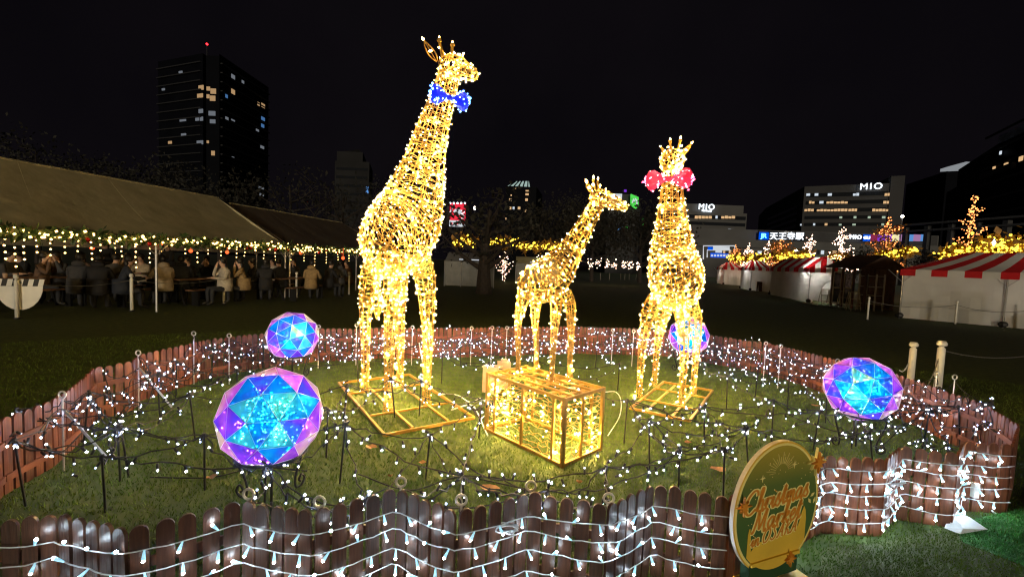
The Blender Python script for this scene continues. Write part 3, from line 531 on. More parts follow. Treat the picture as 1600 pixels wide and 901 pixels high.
# ================================================================== LEFT MARQUEE
EAVE = 1.86
E1 = Vector((*at(445, 465).xy, 0)); Em = Vector((*at(218, 490).xy, 0)); ed = (E1 - Em).normalized(); E0 = Em - ed * 9; nrm = Vector((-ed.y, ed.x, 0)).normalized()
if nrm.x > 0: nrm = -nrm
def mk_tent(P0, P1, m, label, zr_px, mid_t, wdt=5.2, hip=2.6):
    L = (P1 - P0).length; t = thing('marquee', label, 'tent', P0, 0, 'open marquees over the tables'); zr = zr_px
    r0, r1 = P0 + nrm * wdt / 2 + ed * hip[0], P1 + nrm * wdt / 2 - ed * hip[1]; b0, b1 = P0 + nrm * wdt, P1 + nrm * wdt
    mb = MB(); n = 14
    def V(p, z): return (p.x, p.y, z)
    # front slope with slight sag between poles
    for i in range(n):
        for j in range(4):
            def pt(i, j):
                e = lerp(P0, P1, i / n); r = lerp(r0, r1, i / n); s = j / 4; p = lerp(e, r, s); return V(p, lerp(EAVE, zr, s) - .10 * math.sin(PI * s) - .03 * math.sin(i * 1.7) * (1 - s))
            mb.quad(pt(i, j), pt(i + 1, j), pt(i + 1, j + 1), pt(i, j + 1))
    mb.add([V(b0, EAVE), V(b1, EAVE), V(r1, zr), V(r0, zr)], [(3, 2, 1, 0)])
    mb.add([V(P1, EAVE), V(b1, EAVE), V(r1, zr)], [(0, 1, 2)]); mb.add([V(P0, EAVE), V(r0, zr), V(b0, EAVE)], [(0, 1, 2)])
    mb.build('roof', m, t, smooth=False)
    for i in range(1, int(L / 2.4)):
        e, r = lerp(P0, P1, i * 2.4 / L), lerp(r0, r1, i * 2.4 / L); mb = MB(); mb.tube([V(lerp(e, r, q), lerp(EAVE, zr, q) - .10 * math.sin(PI * q) + .002) for q in (0, .25, .5, .75, 1)], .005, 4); mb.build('seam', m, t)
    mb = MB(); mb.quad(V(P0 - nrm * .02, EAVE), V(P1 - nrm * .02, EAVE), V(P1 - nrm * .03, EAVE - .16), V(P0 - nrm * .03, EAVE - .16)); mb.build('valance', m, t)
    mb = MB(); q0, q1 = b0 - nrm * .05, b1 - nrm * .05; mb.quad(V(q0, EAVE - .05), V(q1, EAVE - .05), V(q1, EAVE - .35), V(q0, EAVE - .35)); mb.build('back_valance', M['tentw'], t)
    mb = MB(); mb.tube([V(r0, zr + .02), V(r1, zr + .02)], .025, 5); mb.build('ridge_rope', M['canvas'], t)
    k = max(2, round(L / 4.9))
    for i in range(k + 1):
        p = lerp(P0, P1, i / k) if i else P0
        for q in (p, p + nrm * wdt):
            mb = MB(); mb.tube([V(q, 0), V(q, EAVE)], .028, 8); po = mb.build('pole', M['steel'], t)
            mb = MB(); mb.tube([V(q, EAVE - .45), V(q + ed * .5, EAVE - .03)], .014, 5); mb.tube([V(q, EAVE - .45), V(q - ed * .5, EAVE - .03)], .014, 5); mb.build('brace', M['steel'], po)
    return t
_q = E1 + nrm * 2.6; _r2 = ray(370, 315); _t = (_r2.x * _q.y - _r2.y * _q.x) / (-(_r2.x * ed.y - _r2.y * ed.x)); HIP = max(.1, -_t); ZR = height_at(370, 315, _q + ed * _t); print('hip', HIP, ZR)
mk_tent(E0, E1, M['canvas'], 'large beige canvas marquee over crowded tables at left', ZR, 0, hip=(2.6, HIP))
E2 = E1 + ed * 9.5; mk_tent(E1 + ed * .25, E2, M['canvas_dark'], 'dark brown marquee roof beyond the beige one at left', ZR - .12, 0, hip=(.1, 1.5))
def eave_garland(P0, P1, label, seed):
    r = np.random.default_rng(seed); L = (P1 - P0).length; t = thing('tinsel_garland', label, 'garland', P0, 0, 'tinsel garlands along the marquee eaves'); z = EAVE - .05
    n = int(L * 170); T = r.random(n)[:, None]; c = np.array(P0) + (np.array(P1) - np.array(P0)) * T - np.array(nrm) * .09; c[:, 2] = z - .05 * np.abs(np.sin(T[:, 0] * L * 2.4)); c += r.normal(0, .07, c.shape); u = r.normal(0, .05, (n, 3)); v = r.normal(0, .025, (n, 3)); mb = MB()
    mb.add(np.stack([c - u, c - v, c + u, c + v], 1).reshape(-1, 3), [(4 * i, 4 * i + 1, 4 * i + 2, 4 * i + 3) for i in range(n)]); mb.build('tinsel', M['greenleaf'], t, kind='stuff')
    n = int(L * 17); T = r.random(n)[:, None]; c = np.array(P0) + (np.array(P1) - np.array(P0)) * T - np.array(nrm) * .16; c[:, 2] = z - .05 * np.abs(np.sin(T[:, 0] * L * 2.4)); c += r.normal(0, .055, c.shape); mb = MB(); mb.octs(c, r.normal(0, 1, c.shape), .026, .03); mb.build('light_bulbs', M['gball'], t, kind='stuff')
    for i in range(int(L * 1.2)):
        p = lerp(P0, P1, r.random()) - nrm * .15; mb = MB(); mb.ball((p.x, p.y, z - .12 + r.normal(0, .03)), .05, 8, 5); mb.build('bauble', M['bauble'], t, True)
eave_garland(E0, E1, 'green and gold tinsel garland with bulbs along the beige marquee eave', 3); eave_garland(E1 + ed * .2, E2, 'green and gold tinsel garland along the dark marquee eave', 4)
# hanging strands of warm bulbs and red lanterns at the back of the tents
k = 0
for px in (8, 24, 38, 58, 80, 101, 122, 143, 158, 180, 190, 212, 234, 252, 290, 308, 325, 345, 370, 382, 412, 430, 455, 475, 492, 510, 528, 545):
    i = px / 560; P = lerp(E0 + ed * 6, E2, i ** 1.6 * .98) + nrm * (3.6 + 1.2 * math.sin(px)); r = ray(px, 400); dd = E2 - E0
    q0 = E0 + nrm * (3.2 + math.sin(px * 1.3)); tpar = (r.x * q0.y - r.y * q0.x) / (-(r.x * ed.y - r.y * ed.x)); P = q0 + ed * tpar
    if tpar < 0 or tpar > 26: continue
    t = thing('light_strand', 'warm bulb strand ' + ('at far left above the striped banner' if px < 60 else 'above the hunched black jacket' if px < 165 else 'left of the marquee pole' if px < 215 else 'above the long beige coat' if px < 300 else 'above the cream coated woman' if px < 375 else 'left of the corner pole' if px < 440 else 'above the tan hooded coat' if px < 500 else 'near the tall giraffe'), 'light string', (P.x, P.y, EAVE), 0, 'warm bulb strands hanging inside the marquees'); nb = random.choice((3, 4, 4, 5)); z0 = EAVE - .10 - .18 * random.random(); sp = .15
    mb = MB(); mb.tube([(P.x, P.y, EAVE + .2), (P.x, P.y, z0 - nb * sp)], .006, 4); mb.build('cord', M['black'], t)
    for j in range(nb): mb = MB(); mb.ball((P.x + random.uniform(-.015, .015), P.y, z0 - j * sp), .022, 6, 4); mb.build('bulb', M['gball'], t)
for px, py in ((10, 366), (144, 387), (251, 381), (298, 392), (355, 394), (470, 395), (536, 403)):
    d = lerp(E0, E2, .62).y if px > 300 else 11.5 + px * .012; p = at_depth(px, py, d + 1.5); mb = MB(); mb.ball(p, .07, 8, 6); mb.tube([(p.x, p.y, p.z + .06), (p.x, p.y, p.z + .4)], .005, 4); tag(mb.build('paper_lantern', M['lantern'], smooth=True), 'small glowing red lantern hanging in the marquee', 'lantern', 'red lanterns hanging in the marquees')

# ------------------------------------------------------------------ people
def person_mesh(pose, lean=0, arm=0):
    V = []; Rr = []; Ed = []; tg = []
    def v(p, r): V.append(p); Rr.append(r); return len(V) - 1
    def e(a, b, m): Ed.append((a, b)); tg.append(m)
    hz = .5 if pose == 'sit' else .92; ly = lean
    pel = v((0, 0, hz), (.16, .13)); sp = v((0, .02 + ly * .35, hz + .24), (.165, .125)); ch = v((0, .03 + ly * .8, hz + .47), (.175, .12)); nk = v((0, .05 + ly, hz + .60), (.055, .055))
    h0 = v((0, .075 + ly * 1.1, hz + .68), (.07, .08)); h1 = v((0, .085 + ly * 1.15, hz + .76), (.078, .095)); h2 = v((0, .07 + ly * 1.15, hz + .84), (.06, .075)); no = v((0, .185 + ly * 1.15, hz + .745), (.014, .018))
    for a, b, m in ((pel, sp, 1), (sp, ch, 1), (ch, nk, 1), (nk, h0, 0), (h0, h1, 0), (h1, h2, 0), (h1, no, 0)): e(a, b, m)
    for s in (-1, 1):
        sh = v((s * .185, .03 + ly * .85, hz + .51), (.075, .07)); e(ch, sh, 1)
        if arm == 0 or (arm == 2 and s < 0): el, wr = (s * .26, .14 + ly, hz + .28), (s * .14, .36 + ly, hz + .30)
        elif arm == 1 or (arm == 2): el, wr = (s * .25, .2 + ly, hz + .33), (s * .09, .2 + ly, hz + .62)
        else: el, wr = (s * .25, -.02 + ly * .6, hz + .24), (s * .24, .1 + ly * .5, hz + .02)
        E_ = v(el, (.058, .058)); W_ = v(wr, (.04, .04)); e(sh, E_, 1); e(E_, W_, 1)
        d = (Vector(wr) - Vector(el)).normalized(); sd = Vector((1, 0, 0)) if abs(d.x) < .8 else Vector((0, 0, 1)); pm = Vector(wr) + d * .07; H_ = v(tuple(pm), (.034, .02)); e(W_, H_, 0)
        for i, (o_, l_) in enumerate(((-.03, .065), (-.01, .08), (.01, .075), (.03, .06))):
            f0 = v(tuple(pm + d * .03 + sd * o_), (.009, .009)); f1 = v(tuple(pm + d * (.03 + l_) + sd * o_ - Vector((0, 0, .02))), (.008, .008)); e(H_, f0, 0); e(f0, f1, 0)
        th = v(tuple(pm + d * .02 - sd * s * .05), (.01, .01)); e(H_, th, 0)
        hp = v((s * .095, .01, hz - .03), (.105, .1)); e(pel, hp, 2)
        if pose == 'sit': kn, an, to = (s * .13, .42, .49), (s * .12, .40, .10), (s * .12, .56, .05)
        else: kn, an, to = (s * .11, .03, .5), (s * .11, 0, .09), (s * .12, .15, .045)
        K_ = v(kn, (.07, .07)); A_ = v(an, (.047, .047)); T_ = v(to, (.042, .035)); e(hp, K_, 2); e(K_, A_, 2); e(A_, T_, 3)
    me = bpy.data.meshes.new('body'); me.from_pydata(V, Ed, []); o = bpy.data.objects.new('body', me); C.objects.link(o)
    sk = o.modifiers.new('skin', 'SKIN'); sk.use_smooth_shade = True
    for i, r in enumerate(Rr): me.skin_vertices[0].data[i].radius = r; me.skin_vertices[0].data[i].use_root = (i == 0)
    su = o.modifiers.new('sub', 'SUBSURF'); su.levels = 1; su.render_levels = 1
    bpy.context.view_layer.update(); out = bpy.data.meshes.new_from_object(o.evaluated_get(bpy.context.evaluated_depsgraph_get())); bpy.data.objects.remove(o); bpy.data.meshes.remove(me)
    out.materials.clear(); [out.materials.append(M[k]) for k in ('skin', 'trousers', 'trousers', 'shoe')]
    a = np.array([V[i] for i, j in Ed], float); b = np.array([V[j] for i, j in Ed], float); ab = b - a; L2 = (ab ** 2).sum(1)
    for p in out.polygons:
        c = np.array(p.center); tt = np.clip(((c - a) * ab).sum(1) / L2, 0, 1); p.material_index = tg[int(((a + ab * tt[:, None] - c) ** 2).sum(1).argmin())]
    out.name = 'body'; head = (.085 + ly * 1.15, hz + .77); return out, head
_pm = {}
coat_m = {}
def coat(col):
    if col not in coat_m: coat_m[col] = mat('coat_fabric', col, .85, nscale=14, namt=.2, bump=.3)
    return coat_m[col]
def person(loc, rz, pose, lean, arm, col, label, hairl=.0, hood=False, hat=None):
    key = (pose, lean, arm)
    if key not in _pm: _pm[key] = person_mesh(*key)
    base, (hy, hzz) = _pm[key]; t = thing('person', label, 'person', loc, rz, 'people at the market tables')
    me = base.copy(); me.materials[1] = coat(col); b = place('body', me, t, Matrix()); b.matrix_parent_inverse = Matrix()
    mb = MB(); mb.ball((0, hy - .025, hzz + .025), .102, 10, 7, sc=(.92, 1.0, 1.08)) 
    if hairl: mb.ball((0, hy - .075, hzz - .06 - hairl * .4), .085, 8, 6, sc=(1, .6, 1 + hairl * 4))
    h = mb.build('hair', coat(hat) if hat else M['hair'], None, True); h.parent = t
    if hat: h.name = 'hat'
    mb = MB(); [mb.ball((s * .033, hy + .092, hzz - .012), .010, 6, 4) for s in (-1, 1)]; mb.ball((0, hy + .088, hzz - .07), .013, 6, 4, sc=(1.6, .5, .4)); f = mb.build('face_features', M['eye']); f.parent = t
    if hood: mb = MB(); mb.ball((0, hy - .12, hzz - .14), .12, 8, 5, sc=(1.2, .7, .7)); c = mb.build('hood', coat(col), None, True); c.parent = t
    # coat skirt
    z0 = .42 if pose == 'sit' else .78
    mb = MB(); mb.lathe([(.20, z0), (.205, z0 + .12), (.195, z0 + .25), (.19, z0 + .36)], (0, .01 + lean * .25, 0), 14); c = mb.build('coat_hem', coat(col), None, True); c.parent = t
    return t
blk = (.012, .012, .015); nav = (.02, .025, .04); bei = (.36, .29, .20); tan = (.28, .19, .09); gry = (.045, .045, .05); brn = (.10, .06, .04); wht = (.44, .39, .32)
ppl = [ # px, py ground, facing deg (0=+Y away), pose, lean, arm, colour, label
 (258, 478, 55, 'sit', .10, 0, bei, 'seated person in long beige puffer coat leaning over table, back to the lawn', .2, True, None),
 (352, 476, 150, 'sit', .0, 2, wht, 'seated woman in cream coat with long dark hair facing the lawn', .3, False, None),
 (382, 474, 120, 'sit', .05, 1, tan, 'seated person in tan coat raising hand beside the cream coated woman', .1, False, None),
 (152, 486, 35, 'sit', .18, 0, blk, 'person in black jacket hunched over the table near the left edge', .0, True, None),
 (188, 484, -40, 'sit', .1, 0, nav, 'person in dark navy coat seated left of the tent pole', .1, False, None),
 (120, 484, 20, 'sit', .12, 0, gry, 'person in dark grey coat with back to the lawn left of the big dark figure', .0, True, None),
 (60, 478, -60, 'sit', .05, 1, brn, 'person in brown coat seated above the striped banner', .2, False, None),
 (14, 476, -80, 'sit', .0, 0, gry, 'person in grey seated at the far left table end', .0, False, None),
 (225, 466, 190, 'sit', .05, 0, bei, 'person in beige jacket facing the lawn behind the pole', .0, False, None),
 (205, 462, 200, 'sit', .1, 1, tan, 'person in tan pullover facing the lawn at the second table', .1, False, None),
 (300, 470, 170, 'sit', .08, 0, blk, 'dark haired person in black facing the lawn between two tables', .2, False, None),
 (325, 466, 200, 'sit', .05, 1, nav, 'person in navy with pale face behind the cream coated woman', .0, False, None),
 (415, 472, 30, 'sit', .05, 0, blk, 'person in black coat sitting with back turned beside the corner pole', .1, True, None),
 (428, 460, 180, 'sit', .05, 0, wht, 'person in pale coat facing the lawn just left of the corner pole', .2, False, None),
 (485, 470, 10, 'sit', .08, 0, tan, 'person in tan hooded coat seated with back to the lawn right of the pole', .0, True, None),
 (512, 466, -30, 'sit', .05, 0, blk, 'person in black seated right of the tan hooded coat', .0, False, None),
 (462, 458, 170, 'sit', .05, 1, gry, 'person in grey facing the lawn under the dark marquee', .0, False, None),
 (545, 459, 150, 'sit', .05, 0, brn, 'person in brown at the farthest visible table', .1, False, None),
 (266, 462, 160, 'stand', .0, 0, blk, 'standing person in black under the red lantern behind the beige puffer coat', .0, False, None),
 (168, 464, 190, 'stand', .0, 0, blk, 'standing person in black behind the left tables', .1, False, None),
 (40, 470, 170, 'sit', .05, 0, blk, 'person in black facing the lawn above the left paper cups', .0, False, None),
 (98, 470, 185, 'sit', .08, 1, gry, 'person in dark grey facing the lawn at the first long table', .2, False, None),
 (135, 468, 175, 'sit', .05, 0, brn, 'person in brown facing the lawn behind the hunched black jacket', .1, False, None),
 (172, 476, 10, 'sit', .18, 0, gry, 'person in charcoal hunched over right beside the hunched black jacket', .0, False, None),
 (240, 470, -30, 'sit', .12, 0, blk, 'person in black seated between the pole and the beige puffer coat', .2, False, None),
 (284, 474, 40, 'sit', .08, 0, nav, 'person in navy with back turned right of the beige puffer coat', .0, True, None),
 (400, 470, 140, 'sit', .05, 0, blk, 'person in black between the cream coat and the corner pole', .1, False, None),
 (440, 468, 60, 'sit', .10, 0, nav, 'person in navy leaning right behind the corner pole', .0, False, None),
 (530, 464, 20, 'sit', .08, 0, gry, 'person in grey with back turned near the farthest table', .0, True, None),
 (722, 438, -140, 'sit', .05, 0, blk, 'lone person in black seated by the thick tree trunk', .0, False, None)]
for px, py, a, pose, ln, ar, col, lab, hl, hd, ht in ppl:
    p = at(px, py); person((p.x, p.y, 0), R(a), pose, ln, ar, col, lab, hl, hd, ht)
# tables, benches
def table_set(px, py, ang, lab):
    p = at(px, py); t = thing('picnic_table', lab, 'table', (p.x, p.y, 0), ang, 'wooden tables under the marquees'); L = 1.9
    for j in range(4): mb = MB(); mb.box((0, -.24 + .16 * j, .72), (L, .152, .03)); o = mb.build('plank', M['table']); o.parent = t
    for s in (-1, 1): mb = MB(); mb.bar((s * .75, -.28, 0), (s * .75, .0, .705), .05); mb.bar((s * .75, .28, 0), (s * .75, .0, .705), .05); o = mb.build('leg', M['black']); o.parent = t
    for s in (-1, 1):
        b = thing('bench', lab.replace('table', 'table bench'), 'bench', (p.x - math.sin(ang) * .62 * s, p.y + math.cos(ang) * .62 * s, 0), ang, 'benches beside the tables'); 
        b['label'] = ('near' if s < 0 else 'far') + ' side wooden bench of the ' + lab
        mb = MB(); mb.box((0, 0, .44), (L, .26, .03)); o = mb.build('seat', M['table']); o.parent = b
        for q in (-.75, .75): mb = MB(); mb.box((q, 0, .2125), (.05, .22, .425)); o = mb.build('leg', M['black']); o.parent = b
ta = math.atan2(ed.y, ed.x)
table_set(18, 480, ta, 'wooden table with paper cups at the left edge'); table_set(205, 474, ta, 'wooden table behind the tent pole'); table_set(312, 472, ta, 'wooden table in front of the cream coated woman'); table_set(455, 466, ta, 'wooden table beside the corner pole')
for px in (8, 24):
    p = at(px, 434, .735); mb = MB(); mb.lathe([(.035, 0), (.045, .11), (.04, .111)], (p.x, p.y, .736), 10); tag(mb.build('paper_cup', M['wood'], smooth=False), ('left' if px < 10 else 'right') + ' paper cup standing on the leftmost table', 'cup', 'paper cups on the table')

# bollards and ropes
def bollard(px, py, H, lab, r=.035):
    p = at(px, py); t = thing('bollard', lab, 'bollard', (p.x, p.y, 0), 0, 'white rope bollards round the lawn')
    mb = MB(); mb.lathe([(r * 1.02, 0), (r, H * .86), (r * .6, H * .88), (r * .6, H * .9)], (0, 0, 0), 12); o = mb.build('post', M['whitep'], None, True); o.parent = t
    mb = MB(); mb.lathe([(r * .6, H * .9), (r * 1.25, H * .92), (r * 1.3, H * .96), (r * .9, H)], (0, 0, 0), 12); o = mb.build('knob', M['whitep'], None, True); o.parent = t
    mb = MB(); mb.lathe([(r * 1.7, 0), (r * 1.7, .03)], (0, 0, 0), 12); o = mb.build('foot', M['black']); o.parent = t
    return Vector((p.x, p.y, H * .83))
lb = [bollard(x, y, .93, l) for x, y, l in ((27, 498, 'white bollard behind the striped half round banner at left edge'), (206, 486, 'white bollard left of the marquee pole'), (350, 475, 'white bollard below the cream coated woman'), (463, 466, 'white bollard right of the corner pole'), (545, 461, 'white bollard nearest the tall giraffe'))]
for a, b, l in zip(lb[:-1], lb[1:], ('first', 'second', 'third', 'fourth')): mb = MB(); mb.tube(sag(a, b, .12), .007, 5); tag(mb.build('rope', M['chain']), l + ' dark rope span along the left bollards counted from the left edge', 'rope', 'ropes between the bollards')
# striped half-round banner on the first bollard
p = at(27, 498); p.y += .12; t = thing('half_round_banner', 'white half round banner with black striped top hung on the leftmost bollard', 'banner', (p.x, p.y - .06, 0), R(25))
hw, zt0 = .36, .83; z1 = zt0 - .15
poly = [(-hw, z1), (hw, z1)] + [(hw * math.cos(a), z1 - .50 * math.sin(a)) for a in np.linspace(.25, PI - .25, 12)]
mb = MB(); mb.prism([(x, z) for x, z in poly], .012); o = mb.build('cloth', M['whitep']); o.parent = t
for k in range(9):
    x0 = -hw + 2 * hw * k / 9; mb = MB(); mb.prism([(x0, z1 + .003), (x0 + 2 * hw / 9, z1 + .003), (x0 + 2 * hw / 9 + .03, zt0), (x0 + .03, zt0)], .014); o = mb.build('stripe', M['blackst' if k % 2 else 'whitep']); o.parent = t
# ================================================================== RIGHT STALLS
TE = 1.92
def stall(name, c0, c1, dep, rise, label, nst, gable=False, open_side=False, lamp=1.0, boxes=3):
    # c0,c1: front wall corners on the ground (left,right), dep: vector to the back
    x = (c1 - c0); L = x.length; xd = x / L; t = thing(name, label, 'market stall', c0, 0, 'red and white striped market stalls')
    def V(p, z): return (p.x, p.y, z)
    b0, b1 = c0 + dep, c1 + dep; nd = dep.normalized()
    n = 10
    def wall(a, b, nm, off, skip=False):
        mb = MB(); d = (b - a); nn = Vector((d.y, -d.x, 0)).normalized()
        for i in range(n):
            for j in range(4):
                def pt(i, j): p = lerp(a, b, i / n); s = j / 4; return V(p + nn * .03 * math.sin(i * 1.9 + j) * (1 - s), .03 + (TE - .03) * s)
                mb.quad(pt(i, j), pt(i + 1, j), pt(i + 1, j + 1), pt(i, j + 1))
        return mb.build(nm, M['tentw'], t, True)
    k = max(1, round(L / 2.6))
    if gable:
        q0, q1 = c0, lerp(c0, c1, .98); mb = MB(); mb.add([V(q0, .03), V(lerp(q0, q1, .12), .03), V(lerp(q0, q1, .55), 1.1), V(q1, 1.62), V(q1, TE), V(q0, TE)], [(0, 1, 2, 5), (2, 3, 4, 5)]); mb.build('wall_sheet', M['tentw'], t)
    else:
        for i in range(k): wall(lerp(c0, c1, i / k + .004), lerp(c0, c1, (i + 1) / k - .004), 'wall_sheet', 0)
    wall(b0, c0, 'wall_sheet', 0)
    if not open_side: wall(c1, b1, 'wall_sheet', 0)
    wall(b1, b0, 'back_sheet', 0)
    mb = MB(); ov = .08; st = nst
    f0, f1 = c0 - nd * ov - xd * ov, c1 - nd * ov + xd * ov; g0, g1 = b0 + nd * ov - xd * ov, b1 + nd * ov + xd * ov
    if gable:       # ridge runs along dep
        rm0, rm1 = lerp(f0, f1, .5), lerp(g0, g1, .5)
        m0 = max(2, st)
        for i in range(m0):
            a, b = i / m0, (i + 1) / m0
            for (e0, e1) in ((f0, g0), (f1, g1)):
                mb.quad(V(lerp(e0, e1, a), TE), V(lerp(e0, e1, b), TE), V(lerp(rm0, rm1, b), TE + rise), V(lerp(rm0, rm1, a), TE + rise), i % 2)
                nn = -xd if e0 == f0 else xd
                mb.quad(V(lerp(e0, e1, a) + nn * .01, TE), V(lerp(e0, e1, b) + nn * .01, TE), V(lerp(e0, e1, b) + nn * .02, TE - .24), V(lerp(e0, e1, a) + nn * .02, TE - .24), i % 2)
        for i in range(6):
            a, b = i / 6, (i + 1) / 6; za, zb = TE + rise * (1 - abs(2 * a - 1)), TE + rise * (1 - abs(2 * b - 1)); q = nd * .012
            for (e0, e1, sg) in ((f0, f1, -1), (g0, g1, 1)): mb.quad(V(lerp(e0, e1, a) + q * sg, TE - .24), V(lerp(e0, e1, b) + q * sg, TE - .24), V(lerp(e0, e1, b) + q * sg, zb), V(lerp(e0, e1, a) + q * sg, za), i % 2)
    else:
        hip = min(dep.length * .5, L * .3); r0, r1 = lerp(f0, g0, .5) + xd * hip, lerp(f1, g1, .5) - xd * hip
        for i in range(st):
            a, b = i / st, (i + 1) / st
            for s in range(3):
                def pt(u, s): q = lerp(lerp(f0, f1, u), lerp(r0, r1, u), s / 3); return V(q, TE + rise * (s / 3) - .06 * math.sin(PI * s / 3))
                mb.quad(pt(a, s), pt(b, s), pt(b, s + 1), pt(a, s + 1), i % 2)
            q = -nd * .012; mb.quad(V(lerp(f0, f1, a) + q, TE), V(lerp(f0, f1, b) + q, TE), V(lerp(f0, f1, b) + q * 2, TE - .24), V(lerp(f0, f1, a) + q * 2, TE - .24), i % 2)
            mb.quad(V(lerp(g0, g1, a), TE), V(lerp(g0, g1, b), TE), V(lerp(r0, r1, b), TE + rise), V(lerp(r0, r1, a), TE + rise), i % 2)
        for i in range(5):
            a, b = i / 5, (i + 1) / 5
            for (e0, e1, rr, sg) in ((f0, g0, r0, -1), (f1, g1, r1, 1)):
                mb.quad(V(lerp(e0, e1, a), TE), V(lerp(e0, e1, b), TE), V(rr, TE + rise), V(rr, TE + rise), i % 2)
                q = xd * .012 * sg; mb.quad(V(lerp(e0, e1, a) + q, TE), V(lerp(e0, e1, b) + q, TE), V(lerp(e0, e1, b) + q * 2, TE - .24), V(lerp(e0, e1, a) + q * 2, TE - .24), i % 2)
    mb.build('striped_roof', [M['tentr'], M['tentw']], t)
    for i in range(k + 1):
        for q in (lerp(c0, c1, i / k) - nd * .05, lerp(b0, b1, i / k)):
            mb = MB(); mb.tube([V(q, 0), V(q, TE)], .024, 7); po = mb.build('pole', M['steel'], t)
            mb = MB(); mb.ball((q.x, q.y, .12), .13, 8, 5, sc=(1, 1, .9)); mb.build('weight_bag', M['rubber'], po)
            mb = MB(); mb.tube([V(q, TE - .5), V(q + xd * .45, TE - .02)], .012, 4); mb.tube([V(q, TE - .5), V(q - xd * .45, TE - .02)], .012, 4); mb.build('brace', M['steel'], po)
    lp = lerp(c0, c1, .6) + dep * (.16 if gable else .75); mb = MB(); mb.tube([V(lp - xd * .5, TE - .1), V(lp + xd * .5, TE - .1)], .025, 6); mb.build('tube_lamp', M['tentlamp'], t)
    for i in range(boxes):      # goods stored against the front sheet, seen as silhouettes
        q = lerp(c0, c1, (i + .6) / boxes) + nd * (.35 + .1 * (i % 2)); hh = (.8, 1.25, .6, 1.0)[i % 4]
        bx = MB(); bx.box((q.x, q.y, hh / 2), (.5 + .15 * (i % 3), .4, hh), math.atan2(xd.y, xd.x)); tag(bx.build('storage_crate', M['hut']), 'stored goods behind the front sheet of the ' + ' '.join(label.split()[:7]), 'crate', 'goods stored in the stalls')
    return t
c0, c1 = Vector((*at(1405, 497).xy, 0)), Vector((*at(1600, 515).xy, 0)); x1 = (c1 - c0).normalized(); cR = c0 + x1 * 8.1; q = Vector((*at(1364, 488.5).xy, 0)); dep = Vector((-x1.y, x1.x, 0)).normalized() * 3.4
if dep.y < 0: dep = -dep
stall('market_stall', c0, cR, dep, .75, 'nearest long white stall with red and white striped hipped roof at right edge', 19, boxes=6)
c0, c1 = Vector((*at(1262, 473).xy, 0)), Vector((*at(1310, 477.5).xy, 0)); q = Vector((*at(1203, 460.5).xy, 0)); dp = (q - c0)
xx = (c1 - c0).normalized(); pr = Vector((-xx.y, xx.x, 0)); pr = pr if pr.y > 0 else -pr
stall('market_stall', c0, c1, dp, .62, 'white stall with peaked striped roof and bluish lit opening left of the hut', 9, gable=True, boxes=0)
c0, c1 = Vector((*at(1172, 454).xy, 0)), Vector((*at(1204, 457).xy, 0)); stall('market_stall', c0, c1, (dp.normalized() * 3.6), .6, 'third striped stall from the right with bright cream wall', 6, boxes=1)
c0, c1 = Vector((*at(1130, 444.5).xy, 0)), Vector((*at(1161, 446.5).xy, 0)); stall('market_stall', c0, c1, dp.normalized() * 4.2, .6, 'farthest striped stall near the gantry', 6, boxes=1)
# wooden hut with window frames and shelf rack
a0, a1 = Vector((*at(1306, 480).xy, 0)) + Vector((.6, 1.2, 0)), Vector((*at(1366, 487).xy, 0)) + Vector((.3, 1.0, 0)); hd = (a1 - a0).normalized(); hn = Vector((-hd.y, hd.x, 0))
t = thing('wooden_hut', 'dark wooden market hut with pale framed windows between two striped stalls', 'hut', a0); HL = (a1 - a0).length
for k in range(9):
    q = lerp(a0, a1, (k + .5) / 9) + hn * 1.5; mb = MB(); mb.box((q.x, q.y, 1), (HL / 9 - .02, .04, 2), math.atan2(hd.y, hd.x)); mb.build('board', M['hut'], t)
for k in (0, .33, .66, 1): q = lerp(a0, a1, k); mb = MB(); mb.box((q.x, q.y, 1.0), (.08, .08, 2.0), math.atan2(hd.y, hd.x)); mb.build('post', M['hut'], t)
for k in (.02, .36): 
    q0, q1 = lerp(a0, a1, k + .03), lerp(a0, a1, k + .27); f = MB()
    for z in (.15, .95, 1.75): f.bar((q0.x, q0.y, z), (q1.x, q1.y, z), .05)
    for q in (q0, q1): f.bar((q.x, q.y, .15), (q.x, q.y, 1.75), .05)
    fr = f.build('window_frame', M['frame'], t); mb = MB(); mb.quad((q0.x, q0.y + .01, .2), (q1.x, q1.y + .01, .2), (q1.x, q1.y + .01, 1.7), (q0.x, q0.y + .01, 1.7)); mb.build('pane', M['glassd'], fr)
mb = MB(); r0, r1 = a0 - hd * .3 - hn * .4, a1 + hd * .1 - hn * .4
mb.add([(r0.x, r0.y, 1.95), (r1.x, r1.y, 1.95), ((r1 + hn * 1.2).x, (r1 + hn * 1.2).y, 2.62), ((r0 + hn * 1.2 + hd * .5).x, (r0 + hn * 1.2 + hd * .5).y, 2.62), ((r1 + hn * 2.4).x, (r1 + hn * 2.4).y, 1.95), ((r0 + hn * 2.4).x, (r0 + hn * 2.4).y, 1.95)], [(0, 1, 2, 3), (3, 2, 4, 5), (0, 3, 5), (1, 4, 2)]); mb.build('roof', M['hut'], t)
p = Vector((*at(1352, 484).xy, 0)); t = thing('shelf_rack', 'pale shelf rack standing open beside the wooden hut', 'rack', p)
for s in (-.45, .45):
    for e in (0, .4): q = p + hd * s + hn * e; mb = MB(); mb.box((q.x, q.y, .85), (.05, .05, 1.7)); mb.build('upright', M['frame'], t)
for z in (.3, .7, 1.1, 1.6): q = p + hn * .2; mb = MB(); mb.box((q.x, q.y, z), (.84, .36, .03), math.atan2(hd.y, hd.x)); mb.build('shelf', M['frame'], t)
